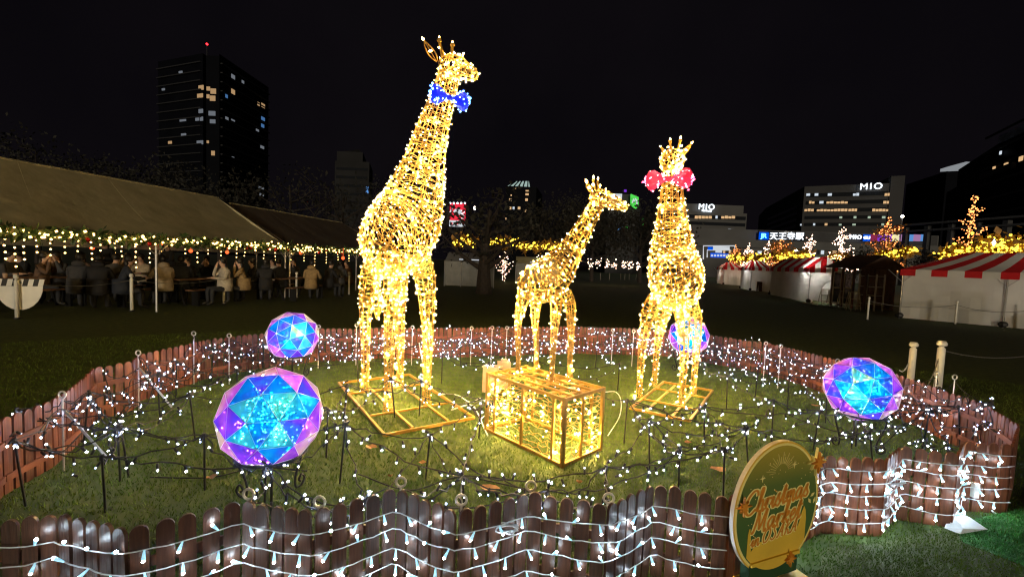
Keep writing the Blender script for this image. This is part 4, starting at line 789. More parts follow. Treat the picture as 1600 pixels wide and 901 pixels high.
for px, py, lab in ((1290, 478, 'folded metal stand left of the hut'), (1320, 483, 'low metal stand in front of the hut window'), (1337, 486, 'small pale easel before the shelf rack')):
    p = at(px, py); t = thing('folding_stand', lab, 'stand', p, 0, 'folding stands before the hut')
    for s in (-.22, .22): mb = MB(); mb.tube([(p.x + s, p.y, 0), (p.x + s * .9, p.y + .12, .85)], .014, 5); mb.tube([(p.x + s, p.y + .3, 0), (p.x + s * .9, p.y + .12, .85)], .014, 5); mb.build('leg', M['frame'], t)
    for z in (.25, .55, .84): mb = MB(); mb.bar((p.x - .21, p.y + .12 * z, z), (p.x + .21, p.y + .12 * z, z), .02); mb.build('rail', M['frame'], t)
# right-hand low bollards and chains before the stalls
rb = [bollard(x, y, h, l, r) for x, y, h, l, r in ((1421, 607, .68, 'left thick white bollard behind the right fence', .042), (1464, 614, .74, 'right thick white bollard with a draped chain behind the right fence', .046))]
ch = [(rb[0], Vector((rb[0].x - .12, rb[0].y + .05, .25)), 'short dark chain hanging from the left thick bollard'), (rb[1], Vector((rb[1].x - .3, rb[1].y - .1, .05)), 'dark chain hanging down beside the right thick bollard'), (rb[1], Vector((*at(1640, 600).xy, .55)), 'long dark chain running right from the right thick bollard')]
for a, b, l in ch: 
    P = resample(sag(a, b, .12, 20), .03); mb = MB()
    for i in range(len(P) - 1): mb.bar(P[i], P[i] + (P[i + 1] - P[i]) * 1.25, .014 if i % 2 else .006, .006 if i % 2 else .014)
    tag(mb.build('chain', M['chain']), l, 'chain')
pb = [bollard(x, y, .85, l, .03) for x, y, l in ((1355, 500, 'slim bollard before the wooden hut'), (1492, 507, 'slim bollard before the nearest striped stall'), (1610, 517, 'slim bollard at the right end of the nearest stall'))]
for a, b, l in zip(pb[:-1], pb[1:], ('left', 'right')): mb = MB(); mb.tube(sag(a, b, .16), .009, 5); tag(mb.build('rope', M['chain']), l + ' sagging rope in front of the nearest striped stall', 'rope')
# pale tents in the centre background
for x0, x1, d, lab in ((695, 772, 26, 'low pale tent sheet behind the thick tree trunk'), (806, 872, 34, 'pale tent behind the pinkish wrapped trees')):
    a, b = gp(x0, d), gp(x1, d); t = thing('pale_tent', lab, 'tent', a); k = 3
    for i in range(k):
        mb = MB(); p0, p1 = lerp(a, b, i / k + .004), lerp(a, b, (i + 1) / k - .004); mb.quad((p0.x, p0.y, .05), (p1.x, p1.y, .05), (p1.x, p1.y + .02, 1.5), (p0.x, p0.y + .02, 1.5)); mb.build('wall_sheet', M['tentg'], t)
    mb = MB(); mb.add([(a.x, a.y - .05, 1.5), (b.x, b.y - .05, 1.5), (b.x, b.y + 1.5, 2.05), (a.x, a.y + 1.5, 2.05)], [(0, 1, 2, 3)]); mb.build('roof', M['tentg'], t)
    for i in range(k + 1): q = lerp(a, b, i / k); mb = MB(); mb.tube([(q.x, q.y - .05, 0), (q.x, q.y - .05, 1.5)], .03, 6); mb.build('pole', M['steel'], t)
    mb = MB(); q = lerp(a, b, .6); mb.tube([(q.x - .9, q.y - .15, 1.62), (q.x + .9, q.y - .15, 1.62)], .03, 5); mb.build('tube_lamp', M['signwh'], t)
for px, py, lean_, lab in ((742, 444, .35, 'pale slanted wooden prop beside the thick trunk'), (833, 443, -.3, 'slanted support stake left of the small giraffe'), (812, 441, .3, 'slanted support stake under the pinkish tree')):
    p = at(px, py); mb = MB(); mb.tube([(p.x, p.y, 0), (p.x + lean_, p.y, 1.5)], .03, 6); tag(mb.build('tree_prop', M['wood']), lab, 'prop', 'tree props')
for k, px in enumerate((924, 938, 952, 970, 976, 983, 993)):
    p = at(px, 437); mb = MB(); mb.tube([(p.x, p.y, 0), (p.x + random.uniform(-.1, .15), p.y, .75)], .018, 5); tag(mb.build('fence_stake', M['frame']), 'thin pale stake at the dark lawn edge behind the small giraffe', 'stake', 'thin stakes at the lawn edge')
for k, px in enumerate((922, 934, 949, 960, 975, 984, 996)):
    q = at_depth(px, 412 + .35 * k, 36); n = 14; P = np.array(q) + rng.normal(0, 1, (n, 3)) * (.12, .1, .2); mb = MB(); mb.octs(P, rng.normal(0, 1, P.shape), .035, .07); tag(mb.build('light_cluster', M['pinkw']), 'small cluster of warm lights glinting behind the small giraffe chest', 'lights', 'warm light clusters between dark trunks')
# ================================================================== PICKET FENCE
PW, PT = .057, .014
def picket_mesh(m):
    mb = MB(); poly = [(-PW / 2, 0), (PW / 2, 0), (PW / 2, HF - PW * .55)] + [(PW / 2 * math.cos(a), HF - PW * .55 + PW * .55 * math.sin(a)) for a in np.linspace(.25, PI - .25, 7)] + [(-PW / 2, HF - PW * .55)]
    mb.prism(poly, PT); return mb.mesh('picket', m)
pk, pkd = picket_mesh(M['picket']), picket_mesh(M['picket_dark'])
def fence(pts, label, dark, zig=0, inner=(0, 4.2)):
    t = thing('picket_fence', label, 'fence', pts[0], 0, 'brown picket fence runs round the lawn'); P = []
    for a, b in zip(pts[:-1], pts[1:]):
        L = (b - a).length; k = max(1, round(L / .42)) if zig else 1
        for i in range(k): P.append(lerp(a, b, i / k))
    P.append(pts[-1])
    if zig:
        for i in range(1, len(P) - 1): d = (P[i + 1] - P[i - 1]).normalized(); P[i] = P[i] + Vector((-d.y, d.x, 0)) * (zig if i % 2 else -zig)
    c = Vector((*inner, 0))
    for a, b in zip(P[:-1], P[1:]):
        d = b - a; L = d.length; x = d / L; n = max(1, round((L - .012) / .070)); an = math.atan2(x.y, x.x); nn = Vector((-x.y, x.x, 0)); nn = nn if (c - a).dot(nn) > 0 else -nn
        for i in range(n):
            q = a + x * (L * (i + .5) / n); h = 1 + random.uniform(-.012, .012); place('picket', pkd if dark else pk, t, Matrix.Translation((q.x, q.y, .004)) @ Matrix.Rotation(an + random.uniform(-.02, .02), 4, 'Z') @ Matrix.Rotation(random.uniform(-.012, .012), 4, 'Y') @ Matrix.Diagonal((min(1.06, L / n / .0705), 1, h, 1)))
        for z in (.11, .33): mb = MB(); e0, e1 = a + x * .008 + nn * .0145, b - x * .008 + nn * .0145; mb.bar((e0.x, e0.y, z), (e1.x, e1.y, z), .013, .042); mb.build('rail', M['picket_dark'] if dark else M['rail'], t)
    return P
i_s = 11
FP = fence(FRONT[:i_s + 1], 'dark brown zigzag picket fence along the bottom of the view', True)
fence(FRONT[i_s:], 'brown picket panels right of the oval sign with white lights', False)
fence(RIGHT, 'picket fence run along the right side in front of thick bollards', False)
fence(REAR, 'straight picket fence run behind the giraffes', False, .03)
fence(LEFT, 'picket fence run along the left side of the lawn', False)
# ================================================================== FRONT LIGHT STRINGS (individual clear bulbs)
def bulb_mesh():
    mb = MB(); mb.lathe([(.003, 0), (.004, .008), (.0075, .034), (.006, .038)], n=6, m=0); mb.ball((0, 0, .040), .0062, 6, 4, m=1); me = mb.mesh('bulb', [M['clear'], M['tip']], True); return me
BM = bulb_mesh()
def rot_to(d): return Vector(d).to_track_quat('Z', 'Y').to_matrix().to_4x4()
def fence_string(pts, z, label, off=.026, step=.115, wob=.012, c=(0, 4.2)):
    Q = []
    for k, p in enumerate(pts):
        a = pts[max(0, k - 1)]; b = pts[min(len(pts) - 1, k + 1)]; d = (b - a).normalized(); n = Vector((d.y, -d.x, 0)); n = n if (p - Vector((*c, 0))).dot(n) > 0 else -n
        Q.append(Vector((*(p + n * off).xy, z + random.uniform(-.012, .012))))
    W = []
    for a, b in zip(Q[:-1], Q[1:]): W += list(sag(a, b, .012, 6)[:-1])
    W.append(np.array(Q[-1])); W = resample(np.array(W), .045); W += rng.normal(0, .002, W.shape)
    t = thing('fence_light_string', label, 'light string', Q[0], 0, 'white light strings on the front fence'); mb = MB(); mb.tube(W, .0027, 5); mb.build('cord', M['cordw'], t)
    B = resample(W, step)
    for i, b in enumerate(B[1:-1]):
        d = Vector((random.uniform(-.5, .5), random.uniform(-.5, -.1), random.choice((-1, -1, -1, .5)) * random.uniform(.5, 1))).normalized(); place('bulb', BM, t, Matrix.Translation(b) @ rot_to(d))
for z, l in ((.40, 'topmost'), (.315, 'second'), (.225, 'third'), (.13, 'lowest')): fence_string(FRONT[1:i_s + 1], z, l + ' white light string zigzagging along the dark front fence')
for z, l in ((.43, 'topmost'), (.35, 'second'), (.27, 'third'), (.19, 'fourth'), (.10, 'lowest')): fence_string(FRONT[i_s + 1:], z, l + ' white light string on the fence right of the oval sign', step=.10)
# ================================================================== STAKES, HOOKS, LAWN STRINGS
LMK = [(-1.5, 2.75, 'front left ball'), (-2.75, 5.45, 'rear left ball'), (-1.25, 4.9, 'tall giraffe'), (.35, 3.7, 'gold box'), (2.0, 5.4, 'pink bow giraffe'), (3.3, 4.0, 'right ball'), (1.35, 2.2, 'oval sign'), (2.9, 6.7, 'ball behind giraffe'), (4.2, 4.9, 'right fence'), (-3.3, 3.2, 'left fence'), (-3.7, 4.6, 'left bend'), (.3, 7.2, 'rear fence'), (-1.8, 6.7, 'rear left fence'), (-.2, 2.1, 'fence middle'), (-1.6, 1.8, 'front fence left'), (3.1, 3.0, 'right panels'), (4.0, 6.6, 'rear right pickets')]
def where(p):
    x, y, n = min(LMK, key=lambda q: (q[0] - p.x) ** 2 + (q[1] - p.y) ** 2); dx, dy = p.x - x, p.y - y
    return ('left of ' if dx < 0 else 'right of ') + n if abs(dx) > abs(dy) else ('before ' if dy < 0 else 'behind ') + n
stakes = {}
spx = [(165, 800, .36), (320, 765, .38), (188, 752, .38), (201, 745, .36), (305, 688, .40), (413, 812, .34), (510, 715, .38), (531, 755, .42), (665, 748, .34), (726, 800, .26), (748, 685, .36), (946, 792, .28), (975, 693, .40), (1015, 735, .40), (1130, 780, .36), (1205, 692, .42), (535, 672, .42), (655, 650, .38), (617, 652, .40),
       (1135, 640, .40), (1180, 620, .40), (1100, 700, .38), (880, 640, .36), (1230, 640, .40), (1290, 660, .42), (1330, 700, .40), (1365, 745, .36), (1440, 705, .40), (1170, 740, .36), (1270, 705, .38), (40, 790, .42), (30, 735, .45), (130, 700, .45), (250, 655, .42), (370, 640, .4), (440, 612, .38), (560, 605, .36), (690, 600, .38), (760, 612, .36), (820, 600, .36), (965, 610, .36), (1080, 600, .36), (1250, 600, .4), (1390, 650, .4), (1500, 700, .4), (275, 620, .4), (330, 596, .4), (410, 585, .4), (500, 578, .38), (600, 573, .38), (720, 572, .38), (860, 572, .38), (930, 575, .38), (1020, 580, .38), (1140, 585, .38), (1200, 592, .4), (1320, 620, .4), (1460, 660, .4), (1540, 690, .4), (570, 830, .2), (850, 815, .2), (1060, 770, .3)]
SK = []
for px, py, h in spx:
    p = at(px, py); reg = 'left side of the lawn' if px < 400 else 'right side of the lawn' if px > 1110 else 'back of the lawn' if py < 640 else 'middle of the lawn'
    t = thing('ground_stake', 'thin black stake holding light cords ' + where(p), 'stake', (p.x, p.y, 0), 0, 'black stakes holding light strings'); lx, ly = random.uniform(-.04, .04), random.uniform(-.04, .04)
    mb = MB(); mb.tube([(p.x, p.y, 0), (p.x + lx, p.y + ly, h)], .0065, 6); mb.build('rod', M['black'], t); mb = MB(); mb.tube([(p.x + lx, p.y + ly, h - .02), (p.x + lx, p.y + ly, h + .012)], .011, 6); mb.build('cap', M['rubber'], t)
    SK.append((Vector((p.x + lx, p.y + ly, h)), reg))
HK = []
for px, py, h in ((303, 600, .62), (358, 600, .60), (497, 575, .60), (556, 570, .6), (643, 570, .58), (735, 570, .58), (767, 568, .58), (790, 568, .58), (955, 570, .58), (987, 572, .58), (1192, 600, .60), (1215, 606, .60), (1302, 640, .60), (100, 735, .56), (217, 640, .58), (1455, 668, .6), (1483, 675, .6), (-5, 0, .53), (-7, 0, .54), (-6, 0, .52), (-8, 0, .52), (-4, 0, .52), (-9, 0, .52)):
    p = at(px, py) if px > 0 else FRONT[-px] + Vector((.012, .03, 0)); t = thing('eye_hook_stake', 'grey ring-topped steel stake ' + where(p), 'stake', (p.x, p.y, 0), 0, 'grey ring-topped stakes by the fence')
    mb = MB(); mb.tube([(p.x, p.y, 0), (p.x, p.y, h - .035)], .006, 6); mb.build('rod', M['steel'], t)
    a = np.linspace(0, 2 * PI, 13)[:-1]; rr = .024; mb = MB(); mb.tube(np.column_stack([p.x + rr * np.cos(a), np.full(12, p.y), h - .012 + rr * np.sin(a)]), .006, 6, True); mb.build('ring', M['steel'], t); HK.append((Vector((p.x, p.y, h - .05)), 'fence'))
def lbulb(em='white'):
    mb = MB(); mb.lathe([(.006, 0), (.008, .004), (.007, .030), (.004, .034)], n=6, m=0); mb.ball((0, 0, .042), .0052, 6, 4, m=1); return mb.mesh('bulb', [M['rubber'], M[em]], True)
LB, LBD = lbulb(), lbulb('whited')
def lawn_string(a, b, d, step, lab, group='white bulb strings over the lawn', indiv=True, rad=.0042, cluster=0):
    P = sag(a, b, d, 10); P[1:-1] += rng.normal(0, .010, (8, 3)); t = thing('lawn_light_string', lab, 'light string', a, 0, group); mb = MB(); mb.tube(P, rad, 4); mb.build('cord', M['rubber'], t)
    B = resample(P, step)[1:]; B = B + rng.normal(0, .008, B.shape)
    D = np.column_stack([rng.normal(0, .5, len(B)), rng.normal(0, .5, len(B)), rng.choice([-1, -1, -1, .8], len(B))])
    if cluster: k = cluster; B = np.vstack([B, np.array(a) + rng.normal(0, .045, (k, 3))]); D = np.vstack([D, rng.normal(0, 1, (k, 3))])
    if indiv:
        for p, q in zip(B, D): place('bulb', LBD if random.random() < .3 else LB, t, Matrix.Translation(p) @ rot_to(q))
    else:
        mb = MB(); q = D / np.linalg.norm(D, axis=1, keepdims=True); mb.octs(B + q * .04, q, .0047, .0062); dm = rng.random(len(B)) < .42; mb.m = [int(dm[i // 8]) for i in range(len(mb.f))]; mb.build('light_bulbs', [M['white'], M['whited']], t, kind='stuff'); mb = MB(); mb.octs(B + q * .016, q, .008, .022); mb.build('bulb_sockets', M['rubber'], t, kind='stuff')
done = set()
for i, (p, reg) in enumerate(SK):
    nb = sorted(range(len(SK)), key=lambda j: (SK[j][0] - p).length)[1:(6 if p.y < 4.2 else 4)]
    for n_, j in enumerate(nb):
        if (min(i, j), max(i, j)) in done or (SK[j][0] - p).length > 1.9: continue
        done.add((min(i, j), max(i, j))); far = p.y > 4.6; lawn_string(p, SK[j][0], random.uniform(.03, .12), .13, ('short ' if (SK[j][0] - p).length < .62 else 'long ' if (SK[j][0] - p).length > 1.05 else '') + 'bulb cord from ' + where(p) + ' to ' + where(SK[j][0]), indiv=not far, cluster=3 if n_ == 0 else 0)
# from the hooks on the front fence back to the stakes
for i, (h, _) in enumerate(HK):
    for j in sorted(range(len(SK)), key=lambda j: (SK[j][0] - h).length)[:2]:
        lawn_string(h, SK[j][0], .06, .13, 'bulb cord from ring stake ' + where(h) + ' to ' + where(SK[j][0]), indiv=h.y < 3)
# dense rows just inside the fence at rear and sides
cen = Vector((.3, 4.4, 0))
def ring_row(pts, ins, z, amp, step, lab, seed):
    r = np.random.default_rng(seed); Q = []
    for p in pts: q = p + (cen - p).normalized() * (ins + r.uniform(-.1, .1)); Q.append((q.x, q.y, z + r.uniform(-amp, amp)))
    P = catmull(Q, 6); P[:, 2] += .05 * np.sin(np.arange(len(P)) * .9 + seed); P[:, 2] = np.maximum(P[:, 2], .04); t = thing('ring_light_string', lab, 'light string', Q[0], 0, 'dense white bulb strings along the fence'); mb = MB(); mb.tube(P, .0042, 4); mb.build('cord', M['rubber'], t)
    B = resample(P, step) + r.normal(0, .022, (len(resample(P, step)), 3)); D = r.normal(0, 1, B.shape); D[:, 2] -= .4; q = D / np.linalg.norm(D, axis=1, keepdims=True)
    mb = MB(); mb.octs(B + q * .04, q, .0047, .0062); dm = rng.random(len(B)) < .42; mb.m = [int(dm[i // 8]) for i in range(len(mb.f))]; mb.build('light_bulbs', [M['white'], M['whited']], t, kind='stuff'); mb = MB(); mb.octs(B + q * .016, q, .008, .022); mb.build('bulb_sockets', M['rubber'], t, kind='stuff')
big = RIGHT[4:] + REAR[1:]
rows_ = ((.14, .43), (.24, .34), (.4, .40), (.55, .28), (.75, .36), (.95, .22), (1.2, .32))
for k, (ins, z) in enumerate(rows_): ring_row(big, ins, z, .04, .105, ('outermost', 'second', 'third', 'fourth', 'fifth', 'sixth', 'innermost')[k] + ' white bulb string running along the rear and right fence', 10 + k)
for k, (ins, z) in enumerate(((.15, .40), (.3, .30), (.5, .38))): ring_row(LEFT[:9], ins, z, .05, .13, ('outer', 'middle', 'inner')[k] + ' white bulb string along the left fence', 30 + k)
for k, (ins, z) in enumerate(((.15, .46), (.28, .36), (.42, .28), (.6, .2), (.8, .34), (1.05, .25))): ring_row(RIGHT[:6], ins, z, .06, .085, ('outermost', 'second', 'third', 'fourth', 'fifth', 'innermost')[k] + ' white bulb string bunched along the right fence by thick bollards', 50 + k)
# diagonal grey pegs
for a, b, l in (((100, 640), (165, 712), 'left diagonal pale guy rod by the left fence'), ((218, 575), (268, 635), 'second diagonal pale guy rod by the left fence'), ((655, 535), (660, 565), 'short diagonal pale rod at the rear fence')):
    p, q = at(*a, .45), at(*b, .2); mb = MB(); mb.tube([p, q], .008, 6); tag(mb.build('guy_rod', M['steel']), l, 'rod', 'pale guy rods')
# ================================================================== CRYSTAL BALLS
def icos(n=2):
    ph = (1 + 5 ** .5) / 2; V = [Vector(v).normalized() for v in ((-1, ph, 0), (1, ph, 0), (-1, -ph, 0), (1, -ph, 0), (0, -1, ph), (0, 1, ph), (0, -1, -ph), (0, 1, -ph), (ph, 0, -1), (ph, 0, 1), (-ph, 0, -1), (-ph, 0, 1))]
    F = [(0, 11, 5), (0, 5, 1), (0, 1, 7), (0, 7, 10), (0, 10, 11), (1, 5, 9), (5, 11, 4), (11, 10, 2), (10, 7, 6), (7, 1, 8), (3, 9, 4), (3, 4, 2), (3, 2, 6), (3, 6, 8), (3, 8, 9), (4, 9, 5), (2, 4, 11), (6, 2, 10), (8, 6, 7), (9, 8, 1)]
    T = []
    for f in F:
        a, b, c = (V[i] for i in f); ab, bc, ca = ((a + b) / 2).normalized(), ((b + c) / 2).normalized(), ((c + a) / 2).normalized(); T += [(a, ab, ca), (ab, b, bc), (ca, bc, c), (ab, bc, ca)]
    return T
def crystal_ball(px, py, r, label, slabel, seed):
    zc = .55; c = at(px, py, zc); rt = Euler((seed * .7, seed * 1.1, seed * .9)).to_matrix(); t = thing('crystal_ball', label, 'light ball', c, 0, 'iridescent faceted light balls'); rg = np.random.default_rng(seed)
    edges = set()
    for tri in icos():
        W = [c + (rt @ v) * r for v in tri]; n = ((W[1] - W[0]).cross(W[2] - W[0])).normalized(); m_ = (W[0] + W[1] + W[2]) / 3
        W2 = [m_ + (w_ - m_) * .985 for w_ in W]; mb = MB(); mb.add([tuple(w_) for w_ in W2] + [tuple(w_ - n * .002) for w_ in W2], [(0, 1, 2)]); mb.v = [mb.v[0][:3]]; mb.n = 3; f = mb.build('panel', M['film'], t)
        for a, b in ((0, 1), (1, 2), (2, 0)):
            k = tuple(sorted((tuple(round(x, 4) for x in W[a]), tuple(round(x, 4) for x in W[b])))); edges.add(k)
    mb = MB()
    for a, b in edges: mb.tube([a, b], .0016, 3)
    mb.build('seam_frame', M['seam'], t)
    P = rg.normal(0, 1, (240, 3)); P = P / np.linalg.norm(P, axis=1, keepdims=True) * (r * rg.uniform(.2, .90, (240, 1))); P = P + np.array(c); mb = MB(); mb.octs(P, rg.normal(0, 1, P.shape), .0042, .0055); mb.build('led_bulbs', M['led'], t, kind='stuff')
    mb = MB(); mb.tube(catmull(P[:46], 4), .0022, 4); mb.build('led_wire', M['cordw'], t)
    mb = MB(); mb.tube([(c.x, c.y, c.z - r * .9), (c.x, c.y, c.z + r * .9)], .008, 6); mb.build('core_rod', M['cordw'], t)
    # stand
    s = thing('ball_stand', slabel, 'stand', (c.x, c.y, 0), 0, 'black scroll stands under the light balls'); a = np.linspace(0, 2 * PI, 29)[:-1]; rr = r * .66; zr = zc - r * .76
    mb = MB(); mb.tube(np.column_stack([c.x + rr * np.cos(a), c.y + rr * np.sin(a), np.full(28, zr)]), .009, 6, True); mb.build('ring', M['black'], s)
    mb = MB(); mb.tube([(c.x, c.y, 0), (c.x, c.y, zr)], .008, 6); mb.tube([(c.x - rr, c.y, zr), (c.x + rr, c.y, zr)], .006, 5); mb.tube([(c.x, c.y - rr, zr), (c.x, c.y + rr, zr)], .006, 5); mb.build('centre_post', M['black'], s)
    for k in range(3):
        an = -PI / 2 + .5 + k * 2 * PI / 3; dx, dy = math.cos(an), math.sin(an)
        prof = [(rr, zr), (rr * 1.08, zr - .05), (rr * .8, .09), (rr * .82, .012), (rr * 1.0, .01), (rr * 1.12, .05), (rr * 1.02, .085), (rr * .92, .055), (rr * .99, .04)]
        mb = MB(); mb.tube(catmull([(c.x + dx * q, c.y + dy * q, z) for q, z in prof], 5), .0075, 6); mb.build('leg', M['black'], s)
crystal_ball(425, 650, .312, 'largest looking iridescent faceted ball at front left', 'black scroll stand under the front left ball', 1)
crystal_ball(457, 525, .312, 'iridescent faceted ball at rear left by the fence', 'black scroll stand under the rear left ball', 2)
crystal_ball(1076, 525, .305, 'iridescent faceted ball seen behind the pink bow giraffe legs', 'black scroll stand under the ball behind the giraffe', 3)
crystal_ball(1345, 607, .300, 'iridescent faceted ball at the right side of the lawn', 'black scroll stand under the right ball', 4)
# ================================================================== GIRAFFES
def giraffe(hind, fore, z0, Hs, track, spine, legs, head, bow, label, seed, base=None, dens=1.0):
    rg = np.random.default_rng(seed); hm = Vector((*hind, 0)); fm = Vector((*fore, 0)); fw = (fm - hm).normalized(); wb = (fm - hm).length; sd = Vector((-fw.y, fw.x, 0))     # sd = giraffe's left
    t = thing('giraffe_light', label, 'giraffe sculpture', (hm + fm) / 2 + Vector((0, 0, z0)), 0, 'wire giraffes wrapped in warm lights')
    def W(s, l, z): p = hm + fw * s + sd * l; return np.array((p.x, p.y, z0 + z))
    wr, cr = .0052, .0033
    def skin_part(name, C_, a, b, lat, nrod, hoop, row, bstep, parent=t, umin=0):
        # C_: control centres (k,3); a lateral radius, b other radius
        Cs = catmull(C_, 10); A = np.interp(np.linspace(0, 1, len(Cs)), np.linspace(0, 1, len(a)), a); Bb = np.interp(np.linspace(0, 1, len(Cs)), np.linspace(0, 1, len(b)), b)
        ll = np.concatenate([[0], np.cumsum(np.linalg.norm(np.diff(Cs, axis=0), axis=1))]); Ltot = ll[-1]; T = np.gradient(Cs, axis=0); T /= np.linalg.norm(T, axis=1, keepdims=True); lt = np.array(lat, float)
        U = lt[None] - T * (T @ lt)[:, None]; U /= np.linalg.norm(U, axis=1, keepdims=True); V = np.cross(T, U)
        def S_(u, v):
            u = np.clip(u, 0, Ltot); f = lambda X: np.stack([np.interp(u, ll, X[:, k]) for k in range(3)], -1); c = f(Cs); a_ = np.interp(u, ll, A); b_ = np.interp(u, ll, Bb); d = np.cos(v)[..., None] * f(U) * a_[..., None] + np.sin(v)[..., None] * f(V) * b_[..., None]; return c + d, d / (np.linalg.norm(d, axis=-1, keepdims=True) + 1e-9)
        mb = MB()
        for k in range(nrod):
            u = np.linspace(0, Ltot, max(6, int(Ltot / .06))); mb.tube(S_(u, np.full_like(u, 2 * PI * k / nrod + .2))[0], wr, 4)
        nh = max(2, int(Ltot / hoop))
        for k in range(nh + 1):
            v = np.linspace(0, 2 * PI, 19)[:-1]; mb.tube(S_(np.full_like(v, Ltot * k / nh), v)[0], wr, 4, True)
        pt = mb.build(name, M['gold'], parent)
        mb = MB(); BP = []; BD = []; nr = max(2, int(Ltot / row))
        for k in range(nr + 1):
            u0 = Ltot * (k + .5 * rg.random()) / nr
            rad = (np.interp(u0, ll, A) + np.interp(u0, ll, Bb)) / 2; n = max(8, int(2 * PI * rad / .045)); v = np.linspace(0, 2 * PI, n + 1)[:-1] + rg.random() * 6
            j = rg.normal(0, row * .28, n); j = (j + np.roll(j, 1)) / 1.6; P, D = S_(u0 + j, v); mb.tube(P + D * .004, cr, 3, True)
            m = max(1, int((.45 if u0 < umin * Ltot else 1) * 2 * PI * rad / bstep + rg.random())); idx = ((np.arange(m) + rg.random() + rg.normal(0, .12, m)) * n / m).astype(int) % n; BP.append(P[idx]); BD.append(D[idx])
            # connecting cords up to the next row
            m = int(2 * PI * rad / .10)
            for q in range(m):
                v0 = rg.random() * 2 * PI; P2, _ = S_(np.array([u0, u0 + row * .5, u0 + row]), np.array([v0, v0 + rg.normal(0, .05 / max(rad, .03)), v0 + rg.normal(0, .09 / max(rad, .03))])); mb.tube(P2, cr, 3)
        mb.build('light_cord', M['cord_gold'], pt, kind='stuff')
        BP = np.vstack(BP); BD = np.vstack(BD); BD = BD + rg.normal(0, .45, BD.shape); BD /= np.linalg.norm(BD, axis=1, keepdims=True)
        mb = MB(); mb.octs(BP + BD * (.008 + .007 * min(1, Hs / 3.5)), BD, .0045, .0085); hot = rg.random(len(BP)) < .42; mb.m = [int(not hot[i // 8]) for i in range(len(mb.f))]; mb.build('light_bulbs', [M['warm'], M['warms']], pt, kind='stuff'); return pt
    sp = np.array([W(q[0], q[4] if len(q) > 4 else 0, q[1]) for q in spine]); row = .058 / dens
    skin_part('body', sp, [q[3] for q in spine], [q[2] for q in spine], sd, 12, .22, row, .135)
    for nm, s0, pts in legs:
        for sg in (1, -1):
            Pl = np.array([W(s, l * sg, z) for s, l, z, r in pts]); lf = np.array([1, 1, .9, .85, .85, .85, .9]) * (.78 if Hs < 2 else .9); skin_part('leg', Pl, [q[3] * f for q, f in zip(pts, lf)], [q[3] * 1.05 * f for q, f in zip(pts, lf)], sd, 6, .2, row * .95, .145, umin=.2)
    hd = skin_part('head', np.array([W(s, l, z) for s, l, z, b, a in head]), [q[4] for q in head], [q[3] for q in head], sd, 8, .12, row * .85, .10)
    s_, l_, z_, b_, a_ = head[1]; k = Hs / 3.9
    for sg in (1, -1):
        mb = MB(); p = W(s_, l_ + sg * .05 * k, z_ + b_ * .8); q = W(s_ - .04 * k, l_ + sg * .075 * k, z_ + b_ + .145 * k); mb.tube([p, q], [.016 * k + .004, .012 * k + .003], 6); mb.ball(q, .022 * k + .004, 6, 4); h = mb.build('horn', M['gold'], hd)
        mb = MB(); mb.octs([q + np.array((0, 0, .025))] + [lerp(p, q, .5) + np.array(sd) * sg * .02], [(0, 0, 1), tuple(sd * sg)], .012, .02); mb.build('light_bulbs', M['warms'], h, kind='stuff')
        # leaf-shaped ear loop
        e0 = W(s_ - .05 * k, l_ + sg * .09 * k, z_ + b_ * .4); ax = np.array(sd) * sg * .62 + np.array((0, 0, .85)) - np.array(fw) * .15; ax /= np.linalg.norm(ax); wx = np.array(fw) * .6 + np.array(sd) * -sg * .5; le = .23 * k; we = .055 * k
        lp = [e0 + ax * le * u + wx * we * math.sin(PI * u ** .8) * s2 for s2 in (1, -1) for u in (np.linspace(0, 1, 7) if s2 > 0 else np.linspace(1, 0, 7)[1:-1])]
        mb = MB(); mb.tube(lp, .007, 5, True); mb.tube([e0, e0 + ax * le], .005, 4); er = mb.build('ear', M['gold'], hd); mb = MB(); mb.octs([e0 + ax * le * 1.04, e0 + ax * le * .5], [tuple(ax), tuple(wx)], .012, .02); mb.build('light_bulbs', M['warms'], er, kind='stuff')
    # tail with tuft
    s0, zt0_ = spine[0][0], spine[0][1]; tl = [W(s0 - .0, 0, zt0_ + .05), W(s0 - .06, .0, zt0_ - .1 * k), W(s0 - .05, 0, zt0_ - .32 * k), W(s0 - .04, 0, zt0_ - .50 * k), W(s0 - .04, 0, zt0_ - .64 * k), W(s0 - .04, 0, zt0_ - .78 * k)]
    skin_part('tail', np.array(tl), [.015, .016, .022, .05 * k, .06 * k, .01], [.015, .016, .022, .05 * k, .06 * k, .01], sd, 5, .12, row * .8, .10)
